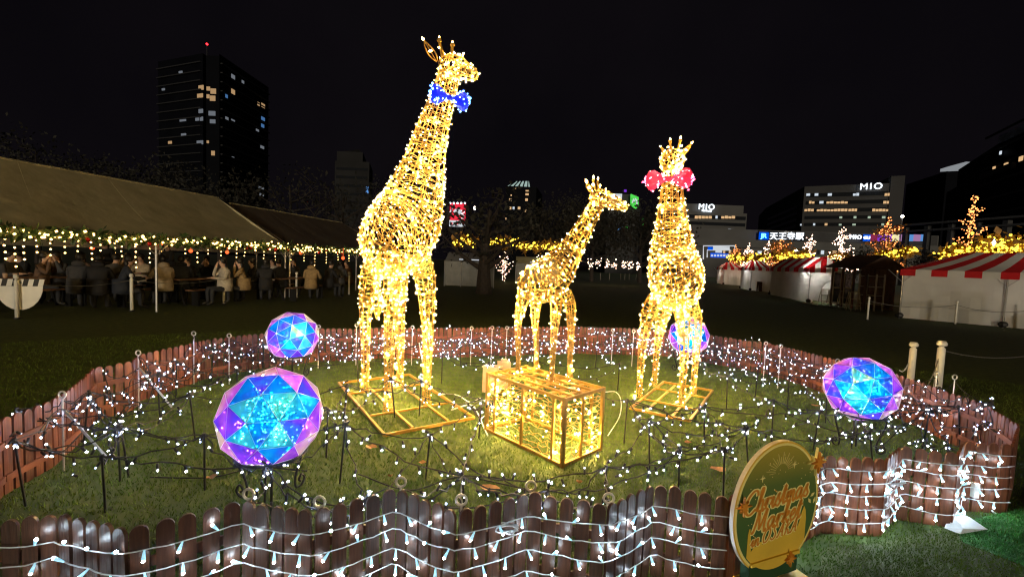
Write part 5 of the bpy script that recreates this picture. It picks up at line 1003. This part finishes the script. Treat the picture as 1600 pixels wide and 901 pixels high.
    # bow tie at the neck
    if bow:
        bs, bz, scale, ms, m1, m2, bl, boff = bow; cx = W(bs, boff, bz); ax = np.array(sd); vw = np.array(fw)
        for sg in (1, -1):
            prof = [(.0, .018), (.055, .03), (.12, .08), (.185, .125), (.24, .118), (.275, .065), (.28, .01)]; V = []; F = []; n = 12
            for u, r in prof:
                for j in range(n): a = 2 * PI * j / n; V.append(cx + ax * sg * u * scale + (np.array((0, 0, 1)) * math.cos(a) * r + vw * math.sin(a) * r * .62) * scale)
            for i in range(len(prof) - 1):
                for j in range(n): q = (j + 1) % n; F.append((i * n + j, i * n + q, (i + 1) * n + q, (i + 1) * n + j))
            mb = MB(); mb.add(V, F); o = mb.build('bow_lobe', M[ms], t, True); o['label'] = bl
            V = np.array(V); pk_ = V[rg.integers(n, len(V), 60)] + rg.normal(0, .012, (60, 3)); dd = rg.normal(0, 1, (60, 3)); mb = MB(); mb.octs(pk_[:30], dd[:30], .011, .014); mb.build('light_bulbs', M[m1], o, kind='stuff'); mb = MB(); mb.octs(pk_[30:], dd[30:], .0085, .011); mb.build('pale_light_bulbs', M[m2], o, kind='stuff')
            mb = MB(); [mb.tube([V[i * n + j] for i in range(len(prof))], .004, 3) for j in range(n)]; mb.build('net_wire', M[ms], o, kind='stuff')
        mb = MB(); mb.ball(cx + vw * .01, .034 * scale, 8, 6); mb.build('bow_knot', M[ms], t, True)
        mb = MB(); mb.tube([cx - ax * .2 * scale - vw * .03, cx - ax * .02 - vw * .1], .006, 4); mb.build('bow_strut', M['frame'], t)
    if base:
        P = [Vector((*q, 0)) for q in base]; cx = [(P[i], P[(i + 1) % 4]) for i in range(4)]
        u = P[1] - P[0]; v = P[3] - P[0]
        for f in (.3, .7): cx.append((P[0] + v * f + u * .015, P[1] + v * f - u * .015))
        for f in (.26, .7): cx.append((P[0] + u * f + v * .03, P[3] + u * f - v * .03))
        for i, (a, b) in enumerate(cx): mb = MB(); z = .018 + (.0 if i < 4 else .006 if i < 6 else -.006); mb.bar((a.x, a.y, z), (b.x, b.y, z), .023, .026 if i < 4 else .018); mb.build('base_bar', M['wood'] if False else M['gold_paint'], t)
    return t
def leg_sets(wb, tr, hipz, H, k):
    hind = [(.02 * k, tr * .26, hipz + .16 * k, .15 * k), (-.03 * k, tr * .40, hipz - .06 * k, .13 * k), (-.06 * k, tr * .48, hipz * .66, .082 * k), (-.02 * k, tr * .5, hipz * .45, .064 * k), (0, tr * .5, hipz * .2, .052 * k), (0, tr * .5, .06 * k, .054 * k), (.01, tr * .5, .0, .066 * k)]
    fr = [(wb - .10 * k, tr * .26, hipz + .22 * k, .15 * k), (wb - .02 * k, tr * .40, hipz, .12 * k), (wb, tr * .48, hipz * .66, .080 * k), (wb, tr * .5, hipz * .45, .068 * k), (wb, tr * .5, hipz * .2, .054 * k), (wb, tr * .5, .06 * k, .056 * k), (wb + .01, tr * .5, 0, .068 * k)]
    return [('hind', 0, hind), ('fore', 0, fr)]
# tall giraffe, blue bow
wb = .77
spB = [(-.22, 1.60, .10, .10, 0), (-.16, 1.70, .30, .24, 0), (0, 1.76, .42, .32, 0), (.26, 1.86, .50, .36, .04), (.48, 2.06, .46, .35, .08), (.64, 2.34, .35, .275, .10), (.76, 2.64, .245, .20, .13), (.86, 2.94, .18, .155, .16), (.94, 3.20, .138, .125, .21), (.99, 3.38, .12, .112, .24), (1.01, 3.47, .112, .106, .25)]
hdB = [(.93, .22, 3.50, .05, .05), (.98, .24, 3.54, .115, .10), (1.08, .29, 3.53, .112, .098), (1.18, .34, 3.47, .08, .07), (1.26, .385, 3.42, .066, .06), (1.29, .40, 3.40, .035, .035)]
giraffe((-1.52, 5.2), (-1.07, 4.58), 0, 3.9, .43, spB, leg_sets(wb, .43, 1.38, 3.9, 1.0), hdB, (1.10, 3.20, .74, 'blues', 'blueb', 'bluep', 'blue bow tie lobe', .22), 'tallest wire giraffe in warm lights with a blue bow tie', 5,
        [(-2.1, 5.31), (-1.08, 3.78), (-.33, 4.3), (-1.35, 5.83)])
# pink-bow giraffe
k = .8
spP = [(-.20, 1.26, .08, .08), (-.14, 1.34, .24, .22), (0, 1.40, .34, .29), (.22, 1.48, .40, .32), (.40, 1.66, .36, .29), (.52, 1.90, .27, .235), (.60, 2.16, .19, .17), (.66, 2.42, .14, .13), (.70, 2.62, .11, .10), (.72, 2.76, .10, .095)]
hdP = [(.64, 0, 2.80, .04, .04), (.69, 0, 2.84, .12, .13), (.80, 0, 2.82, .12, .12), (.90, 0, 2.77, .085, .085), (.97, 0, 2.72, .065, .065), (1.0, 0, 2.70, .03, .03)]
giraffe((2.19, 5.685), (1.825, 5.145), 0, 3.0, .50, spP, leg_sets(.65, .50, 1.04, 3.0, k), hdP, (.84, 2.60, .90, 'reds', 'redb', 'redp', 'pink bow tie lobe', 0), 'front facing wire giraffe in warm lights with a pink bow tie', 6,
        [(1.38, 4.79), (1.91, 4.46), (2.69, 5.64), (2.16, 5.97)])
# young giraffe on the gold box
BH = .56
h1, h2, f1, f2 = (at(x, y, BH) for x, y in ((807, 584), (839, 576), (858, 596), (893, 592)))
hm, fm = (h1 + h2) / 2, (f1 + f2) / 2; wb = (fm - hm).length
print('baby', hm, fm, wb, (h1 - h2).length, (f1 - f2).length)
k = .52
spY = [(-.09, .78, .04, .05), (-.06, .81, .11, .11), (.04, .83, .175, .15), (.17, .87, .20, .16), (.30, .97, .18, .145), (.40, 1.09, .13, .11), (.49, 1.22, .098, .085), (.58, 1.36, .078, .07), (.66, 1.49, .064, .058), (.70, 1.56, .06, .055)]
hdY = [(.63, 0, 1.575, .03, .03), (.68, 0, 1.595, .066, .058), (.76, 0, 1.575, .066, .058), (.85, 0, 1.535, .048, .043), (.93, 0, 1.50, .038, .035), (.96, 0, 1.49, .02, .02)]
giraffe((hm.x, hm.y), (fm.x, fm.y), BH + .01, 1.75, .26, spY, leg_sets(wb, .26, .66, 1.75, k), hdY, None, 'small wire giraffe in warm lights standing on the gold box', 8, dens=1.15)
# ================================================================== GOLD BOX with lights
bC, bL, bR = Vector((.45, 3.34, 0)), Vector((-.19, 4.02, 0)), Vector((.82, 3.69, 0)); bB = bL + bR - bC
t = thing('gold_box_frame', 'open gold metal box frame full of warm lights under the small giraffe', 'light box', bC); bw = .028
cor = [bC, bR, bB, bL]
for p in cor: mb = MB(); mb.box((p.x, p.y, BH / 2), (bw, bw, BH), math.atan2((bR - bC).y, (bR - bC).x)); mb.build('corner_post', M['gold_paint'], t)
for i in range(4):
    a, b = cor[i], cor[(i + 1) % 4]; x = (b - a).normalized()
    for z in (bw / 2 + .003, BH - bw / 2 - .003): mb = MB(); q0, q1 = a + x * bw / 2, b - x * bw / 2; mb.bar((q0.x, q0.y, z), (q1.x, q1.y, z), bw * .9); mb.build('edge_bar', M['gold_paint'], t)
    for f in ((.12, .50, .88) if (b - a).length > .7 else (.45,)):
        q = lerp(a, b, f); mb = MB(); mb.box((q.x, q.y, BH / 2), (.024, .016, BH - 2 * bw), math.atan2(x.y, x.x)); mb.build('upright_bar', M['gold_paint'], t)
for f in (.25, .5, .75): a, b = lerp(bC, bR, f), lerp(bL, bB, f); x = (b - a).normalized() * .016; mb = MB(); mb.bar((a.x + x.x, a.y + x.y, BH - .012), (b.x - x.x, b.y - x.y, BH - .012), .034, .012); mb.build('top_slat', M['gold_paint'], t)
for f in (.1, .22, .42, .52, .72, .84): a, b = lerp(bC, bL, f), lerp(bR, bB, f); x = (b - a).normalized() * .016; mb = MB(); mb.bar((a.x + x.x, a.y + x.y, BH - .026), (b.x - x.x, b.y - x.y, BH - .026), .034, .012); mb.build('top_slat', M['gold_paint'], t)
rg = np.random.default_rng(77); mb = MB(); BP = []; BD = []
for i in range(4):
    a, b = cor[i], cor[(i + 1) % 4]; L = (b - a).length; nn = Vector(((b - a).y, -(b - a).x, 0)).normalized()
    for z in np.arange(.05, BH - .03, .044):
        n = int(L / .05); u = np.linspace(.02, .98, n); zz = z + rg.normal(0, .014, n); P = np.column_stack([a.x + (b - a).x * u, a.y + (b - a).y * u, zz]) - np.array(nn) * .012; mb.tube(P, .0033, 3)
        m = int(L / .22 + rg.random()); ix = rg.integers(0, n, m); BP.append(P[ix]); BD.append(np.tile(np.array(nn), (m, 1)))
        for q in range(int(L / .13)): j = rg.integers(1, n - 1); mb.tube([P[j], P[j] + np.array(((b - a).x * rg.normal(0, .03), (b - a).y * rg.normal(0, .03), .036))], .0033, 3)
mb.build('light_cord', M['cord_gold'], t, kind='stuff'); BP = np.vstack(BP); BD = np.vstack(BD) + rg.normal(0, .6, BP.shape); BD /= np.linalg.norm(BD, axis=1, keepdims=True); mb = MB(); mb.octs(BP + BD * .012, BD, .0050, .009); hot = rg.random(len(BP)) < .42; mb.m = [int(not hot[i // 8]) for i in range(len(mb.f))]; mb.build('light_bulbs', [M['warm'], M['warms']], t, kind='stuff')
# wooden control boxes behind it
p = at(768, 612); t = thing('wooden_control_box', 'pale wooden box standing upright behind the left end of the gold box', 'box', (p.x, p.y, 0), R(-20))
mb = MB(); mb.box((0, 0, .155), (.20, .12, .31)); o = mb.build('case', M['wood']); o.parent = t; mb = MB(); mb.box((0, -.064, .16), (.17, .006, .26)); o = mb.build('door', M['wood']); o.parent = t; mb = MB(); mb.box((0, 0, .317), (.22, .14, .014)); o = mb.build('lid', M['wood']); o.parent = t
p = at(786, 606); mb = MB(); mb.box((p.x, p.y, .17), (.15, .1, .34), .3); mb.box((p.x, p.y, .355), (.07, .06, .03), .3); tag(mb.build('wooden_block', M['wood']), 'smaller pale wooden block right behind the wooden box', 'block')
# cables
def cable(pts, r, m, lab, z=.012): mb = MB(); mb.tube(catmull([tuple(at(x, y, z + (dz if dz else 0))) for x, y, dz in pts], 8), r, 5); tag(mb.build('power_cable', M[m], smooth=True), lab, 'cable')
cable([(690, 615, 0), (715, 617, .02), (735, 628, 0), (752, 622, 0), (765, 640, .03), (750, 655, 0)], .006, 'cordw', 'white power cable curling between the tall giraffe and the gold box')
cable([(705, 640, 0), (735, 632, .02), (748, 648, .03), (755, 665, 0), (762, 680, 0)], .006, 'cordw', 'second white cable looping beside the gold box corner')
cable([(728, 628, .02), (742, 640, .05), (758, 632, .03), (766, 648, .02), (748, 650, 0), (738, 636, .03)], .011, 'rubber', 'black cable bundle lying left of the gold box')
cable([(945, 612, .05), (962, 612, .07), (970, 625, .03), (968, 650, 0), (950, 680, 0)], .005, 'cordw', 'pale cable arching right of the gold box'); cable([(1515, 705, .3), (1528, 745, .15), (1523, 775, .05), (1540, 790, .02), (1556, 802, .0)], .006, 'cordw', 'white cable hanging from the right fence panel to the turf')
cable([(560, 740, .02), (640, 765, 0), (720, 745, 0), (830, 765, 0)], .005, 'rubber', 'thin black cable lying across the middle lawn'); cable([(235, 745, 0), (330, 745, 0), (400, 730, 0), (480, 735, 0)], .005, 'rubber', 'thin black cable on the grass left of the front ball')
def coil(px, py, z, lab, m='cordw'):
    c = at(px, py, z); a = np.linspace(0, 8 * PI, 60); mb = MB(); mb.tube(np.column_stack([c.x + .05 * np.cos(a) + .006 * np.sin(a * 3), c.y + .012 * np.sin(a * 1.7), c.z + .018 * np.sin(a) + .004 * np.cos(2.3 * a)]), .0035, 5); tag(mb.build('cord_coil', M[m]), lab, 'cord')
coil(792, 825, .36, 'tied coil of clear cord on the front fence fold'); coil(1400, 752, .30, 'bunched clear cord on the right fence fold')
# plug box hanging at the right fence
p = at(1523, 765, .16); mb = MB(); mb.box(p, (.035, .03, .1)); tag(mb.build('plug_adapter', M['whitep']), 'small white plug adapter hanging on the right fence', 'plug')
# litter
q = [at(1485, 806, .0), at(1475, 830, 0), at(1500, 839, 0), at(1543, 832, 0), at(1515, 815, 0)]; mb = MB(); zz = (.035, .012, .01, .012, .02)
mb.add([(p.x, p.y, z + .012) for p, z in zip(q, zz)] + [tuple(at(1505, 825, .045))], [(0, 1, 5), (1, 2, 5), (2, 3, 5), (3, 4, 5), (4, 0, 5)]); tag(mb.build('paper_sheet', M['paper']), 'crumpled white paper sheet lying on the turf by the right fence', 'paper')
for i, (px, py, s) in enumerate(((765, 762, .06), (1122, 732, .055), (580, 697, .04), (1275, 633, .05), (660, 722, .03), (330, 745, .03), (905, 752, .02), (610, 742, .018), (1075, 690, .03))):
    c = at(px, py, .03); r = random.Random(i); pts = [(c.x + s * math.cos(a) * (1 + .3 * r.random()), c.y + s * .7 * math.sin(a) * (1 + .3 * r.random()), .025 + .02 * r.random()) for a in np.linspace(0, 2 * PI, 9)[:-1]]
    mb = MB(); mb.add(pts + [(c.x, c.y, .018)], [(j, (j + 1) % 8, 8) for j in range(8)]); tag(mb.build('fallen_leaf', M['leaf']), ('curled dry brown leaf left below the gold box', 'curled dry leaf near the oval sign', 'dry leaf left of the giraffe base', 'dry leaf at the right lawn', 'tiny dry leaf below the tall giraffe', 'tiny dry leaf left of the front ball', 'tiny leaf right of the gold box', 'tiny leaf in the middle front', 'dry leaf right of the gold box')[i], 'leaf', 'fallen dry leaves')
# ================================================================== OVAL SIGN
sc_, yaw = Vector((1.355, 2.10, .44)), math.atan2(.168, .416)
t = thing('oval_sign', 'oval green and gold Christmas Market in OSAKA sign at front right', 'sign', (sc_.x, sc_.y, 0), yaw)
def sp_(x, z, y=0): return Vector((x, y, z + sc_.z))
def local(mb, nm, m, smooth=False, par=None):
    o = mb.build(nm, m, None, smooth); o.parent = par or t; return o
hw, hh = .298, .335
def ell(a, b, n=56): return [(a * math.cos(q), b * math.sin(q) + sc_.z) for q in np.linspace(0, 2 * PI, n + 1)[:-1]]
mb = MB(); mb.prism(ell(hw, hh), .022, None, 0, 1); local(mb, 'board', [M['sgold'], M['sedge']])
mb = MB(); mb.prism(ell(hw * .935, hh * .94), .004, Matrix.Translation((0, -.0125, 0))); local(mb, 'green_face', M['sgreen'])
_nt = M['sgreen'].node_tree; _b = _nt.nodes['Principled BSDF']; _tc = _nt.nodes.new('ShaderNodeTexCoord'); _sx = _nt.nodes.new('ShaderNodeSeparateXYZ'); _cr = _nt.nodes.new('ShaderNodeValToRGB')      # printed green-to-gold ground of the sign
_nt.links.new(_tc.outputs['Object'], _sx.inputs[0]); _nt.links.new(_sx.outputs[2], _cr.inputs[0]); _nt.links.new(_cr.outputs[0], _b.inputs['Base Color'])
_cr.color_ramp.elements[0].position = .36; _cr.color_ramp.elements[0].color = (.07, .15, .045, 1); _cr.color_ramp.elements[1].position = .76; _cr.color_ramp.elements[1].color = (.46, .36, .05, 1); _k = _cr.color_ramp.elements.new(.56); _k.color = (.12, .18, .045, 1)
mb = MB(); mb.prism(ell(hw * .972, hh * .972), .002, Matrix.Translation((0, -.0118, 0))); local(mb, 'rim_line', M['syel'])
# skyline print
sky = [(-.21, -.19), (-.2, -.10), (-.195, -.07), (-.185, -.07), (-.18, -.10), (-.175, -.19), (-.15, -.165), (-.13, -.17), (-.125, -.15), (-.10, -.15), (-.095, -.17), (-.075, -.16), (-.07, -.13), (-.055, -.13), (-.05, -.16), (-.03, -.15), (-.02, -.13), (0, -.15), (.02, -.14), (.04, -.15), (.06, -.09), (.075, -.09), (.08, -.14), (.10, -.13), (.12, -.11), (.13, -.13), (.15, -.12), (.16, -.10), (.175, -.05), (.19, -.02), (.205, -.05), (.215, -.13)]
bot = [(hw * .92 * math.cos(q), hh * .925 * math.sin(q)) for q in np.linspace(-PI + .72, -.56, 20)]
mb = MB(); xs = np.linspace(-.2, .21, 60); sx, sz = zip(*sky)
for a, b in zip(xs[:-1], xs[1:]):
    za, zb = np.interp(a, sx, sz), np.interp(b, sx, sz); ba, bb = [-hh * .925 * math.sqrt(max(0, 1 - (v / (hw * .92)) ** 2)) for v in (a, b)]
    mb.quad(sp_(a, ba, -.0165), sp_(b, bb, -.0165), sp_(b, max(zb, bb + .002), -.0165), sp_(a, max(za, ba + .002), -.0165))
local(mb, 'skyline_print', M['sgold'])
mb = MB()
for k in range(17):
    a = PI * (k + .5) / 17 + .12; r0, r1 = .045, (.085, .11)[k % 2]; mb.bar(sp_(.0 + r0 * math.cos(a), .185 + r0 * .9 * math.sin(a), -.017), sp_(r1 * math.cos(a), .185 + r1 * .9 * math.sin(a), -.017), .0015, .0032, up=(0, 1, 0))
for i in range(40):
    x, z = rng.uniform(-.24, .24), rng.uniform(-.05, .29)
    if (x / .26) ** 2 + (z / .29) ** 2 < 1: mb.box(sp_(x, z, -.017), (.004, .001, .004))
for x, z, s in ((-.13, .17, .02), (.09, .21, .022)): mb.prism([(x + s * (1 if k % 2 == 0 else .25) * math.cos(k * PI / 4), sc_.z + z + s * (1 if k % 2 == 0 else .25) * math.sin(k * PI / 4)) for k in range(8)], .0015, Matrix.Translation((0, -.017, 0)))
local(mb, 'firework_print', M['syel'])
G = {'C': ([[(1.5, 1.55), (1.3, 1.95), (.85, 2.0), (.3, 1.5), (.15, .8), (.4, .15), (.9, 0), (1.5, .4)]], 1.6), 'h': ([[(0, .1), (.35, 1), (.55, 1.85), (.42, 2.05), (.28, 1.7), (.25, 0)], [(.25, .5), (.5, .95), (.75, .9), (.78, .3), (.95, 0), (1.15, .2)]], 1.1), 'r': ([[(0, .3), (.2, .98), (.25, 0)], [(.25, .45), (.42, .9), (.72, .95), (.74, .8)]], .8), 'i': ([[(0, .25), (.3, .95), (.28, .3), (.45, 0), (.65, .25)], [(.34, 1.38), (.38, 1.46)]], .6),
 's': ([[(0, .1), (.4, 1.1), (.45, .7), (.7, .3), (.5, 0), (.12, .1)]], .8), 't': ([[(0, .25), (.4, 1.7), (.35, .4), (.5, 0), (.75, .25)], [(.1, 1.15), (.75, 1.25)]], .7), 'm': ([[(0, .3), (.2, .95), (.25, 0)], [(.25, .4), (.5, .98), (.65, .8), (.62, 0)], [(.62, .4), (.9, .98), (1.05, .8), (1.02, .2), (1.2, 0), (1.4, .25)]], 1.35), 'a': ([[(.80, .85), (.45, 1.0), (.12, .5), (.32, .02), (.62, .25), (.80, .8)], [(.86, 1.0), (.80, .25), (.95, 0), (1.12, .2)]], 1.15),
 'M': ([[(0, .1), (.25, .1), (.45, 1), (.55, 2), (.85, .6), (1, .4), (1.5, 2), (1.5, .6), (1.65, 0), (1.9, .2)]], 1.9), 'k': ([[(0, .1), (.35, 1), (.55, 1.85), (.42, 2.05), (.28, 1.6), (.25, 0)], [(.25, .5), (.65, 1), (.75, .75), (.35, .5), (.6, .25), (.75, 0), (1, .2)]], .95), 'e': ([[(0, .4), (.4, .5), (.65, .8), (.45, 1.02), (.15, .6), (.3, .05), (.6, .05), (.85, .3)]], .85), 'n': ([[(0, .3), (.2, .95), (.25, 0)], [(.25, .4), (.55, .98), (.75, .8), (.72, .2), (.9, 0), (1.1, .25)]], 1.1),
 'O': ([[(.8, 2), (.35, 1.6), (.15, .8), (.4, .05), (.9, .1), (1.3, .8), (1.3, 1.6), (.9, 2), (.7, 1.75)]], 1.55), 'S': ([[(1.2, 1.6), (1, 2), (.6, 1.9), (.5, 1.5), (.95, .9), (.95, .3), (.5, 0), (.1, .3)]], 1.35), 'A': ([[(0, .1), (.3, .2), (.9, 2), (1, 1.9), (1.1, .3), (1.3, .1)], [(.3, .8), (1.15, .8)]], 1.4), 'K': ([[(.2, 1.8), (.4, 2), (.35, 0)], [(1.2, 1.95), (.4, .95), (.8, .7), (1, .1), (1.3, .15)]], 1.35), ' ': ([], .5)}
def script(txt, cx, z, xh, width, wr, mats, slope=.0):
    adv = sum(G[c][1] for c in txt); sx = width / adv; x = cx - width / 2
    for li, (m, wd, y) in enumerate(mats):
        mb = MB(); x = cx - width / 2
        for c in txt:
            for s in G[c][0]:
                P = catmull([(q[0], q[1], 0) for q in s], 6) if len(s) > 2 else np.array([(q[0], q[1], 0) for q in s], float); P = np.array([(x + (q[0] + .22 * q[1]) * sx, y, z + q[1] * xh + slope * (x - cx)) for q in P]); T = np.gradient(P, axis=0); T /= np.linalg.norm(T, axis=1, keepdims=True) + 1e-9; Nn = np.column_stack([-T[:, 2], np.zeros(len(T)), T[:, 0]])
                wv = wd * (.75 + .45 * np.abs(T[:, 2]))[:, None]; A_ = P + Nn * wv; B_ = P - Nn * wv; n = len(P)
                V = np.vstack([A_, B_]); V[:, 2] += sc_.z; mb.add(V, [(i, i + 1, n + i + 1, n + i) for i in range(n - 1)])
            x += G[c][1] * sx
        local(mb, 'lettering', M[m])
script('Christmas', -.018, .018, .056, .45, 1, (('syel', .0135, -.0170), ('sorange', .0060, -.0176)), .07)
script('Market', -.012, -.085, .056, .345, 1, (('syel', .0135, -.0171), ('sorange', .0060, -.0177)), .07)
script('in OSAKA', -.02, -.152, .034, .32, 1, (('syel', .0095, -.0172), ('sorange', .0042, -.0178)), .07)
def star(x, z, s, y, mats):
    for m, k in mats:
        mb = MB(); mb.prism([(x + s * k * (1 if j % 2 == 0 else .42) * (1 if j % 4 == 0 else .72) * math.cos(j * PI / 8 + PI / 2), sc_.z + z + s * k * (1 if j % 2 == 0 else .42) * (1 if j % 4 == 0 else .72) * math.sin(j * PI / 8 + PI / 2)) for j in range(16)], .012, Matrix.Translation((0, y - (.013 if k < 1 else 0), 0))); local(mb, 'star', M[m])
star(.245, .205, .075, -.022, (('syel', 1), ('sorange', .75))); star(-.262, .062, .055, -.022, (('sorange', .9),)); star(.09, -.27, .045, -.022, (('sorange', .9),))
mb = MB()
for x, z, a in ((.245, .03, .5), (.225, .0, 2.2), (.262, -.002, 1.2)): mb.prism([(x + .018 * math.cos(a), sc_.z + z + .018 * math.sin(a)), (x + .009 * math.cos(a + 1.6), sc_.z + z + .009 * math.sin(a + 1.6)), (x - .018 * math.cos(a), sc_.z + z - .018 * math.sin(a)), (x + .009 * math.cos(a - 1.6), sc_.z + z + .009 * math.sin(a - 1.6))], .0015, Matrix.Translation((0, -.017, 0)))
local(mb, 'holly_print', M['syel'])
mb = MB(); mb.box((.0, .01, .13), (.34, .05, .10)); local(mb, 'plinth', M['sdark']); mb = MB(); mb.box((0, 0, .03), (.42, .16, .06)); local(mb, 'foot', M['sgold'])
mb = MB(); mb.box((0, -.02, .185), (.34, .012, .018)); local(mb, 'plinth_band', M['sgold'])
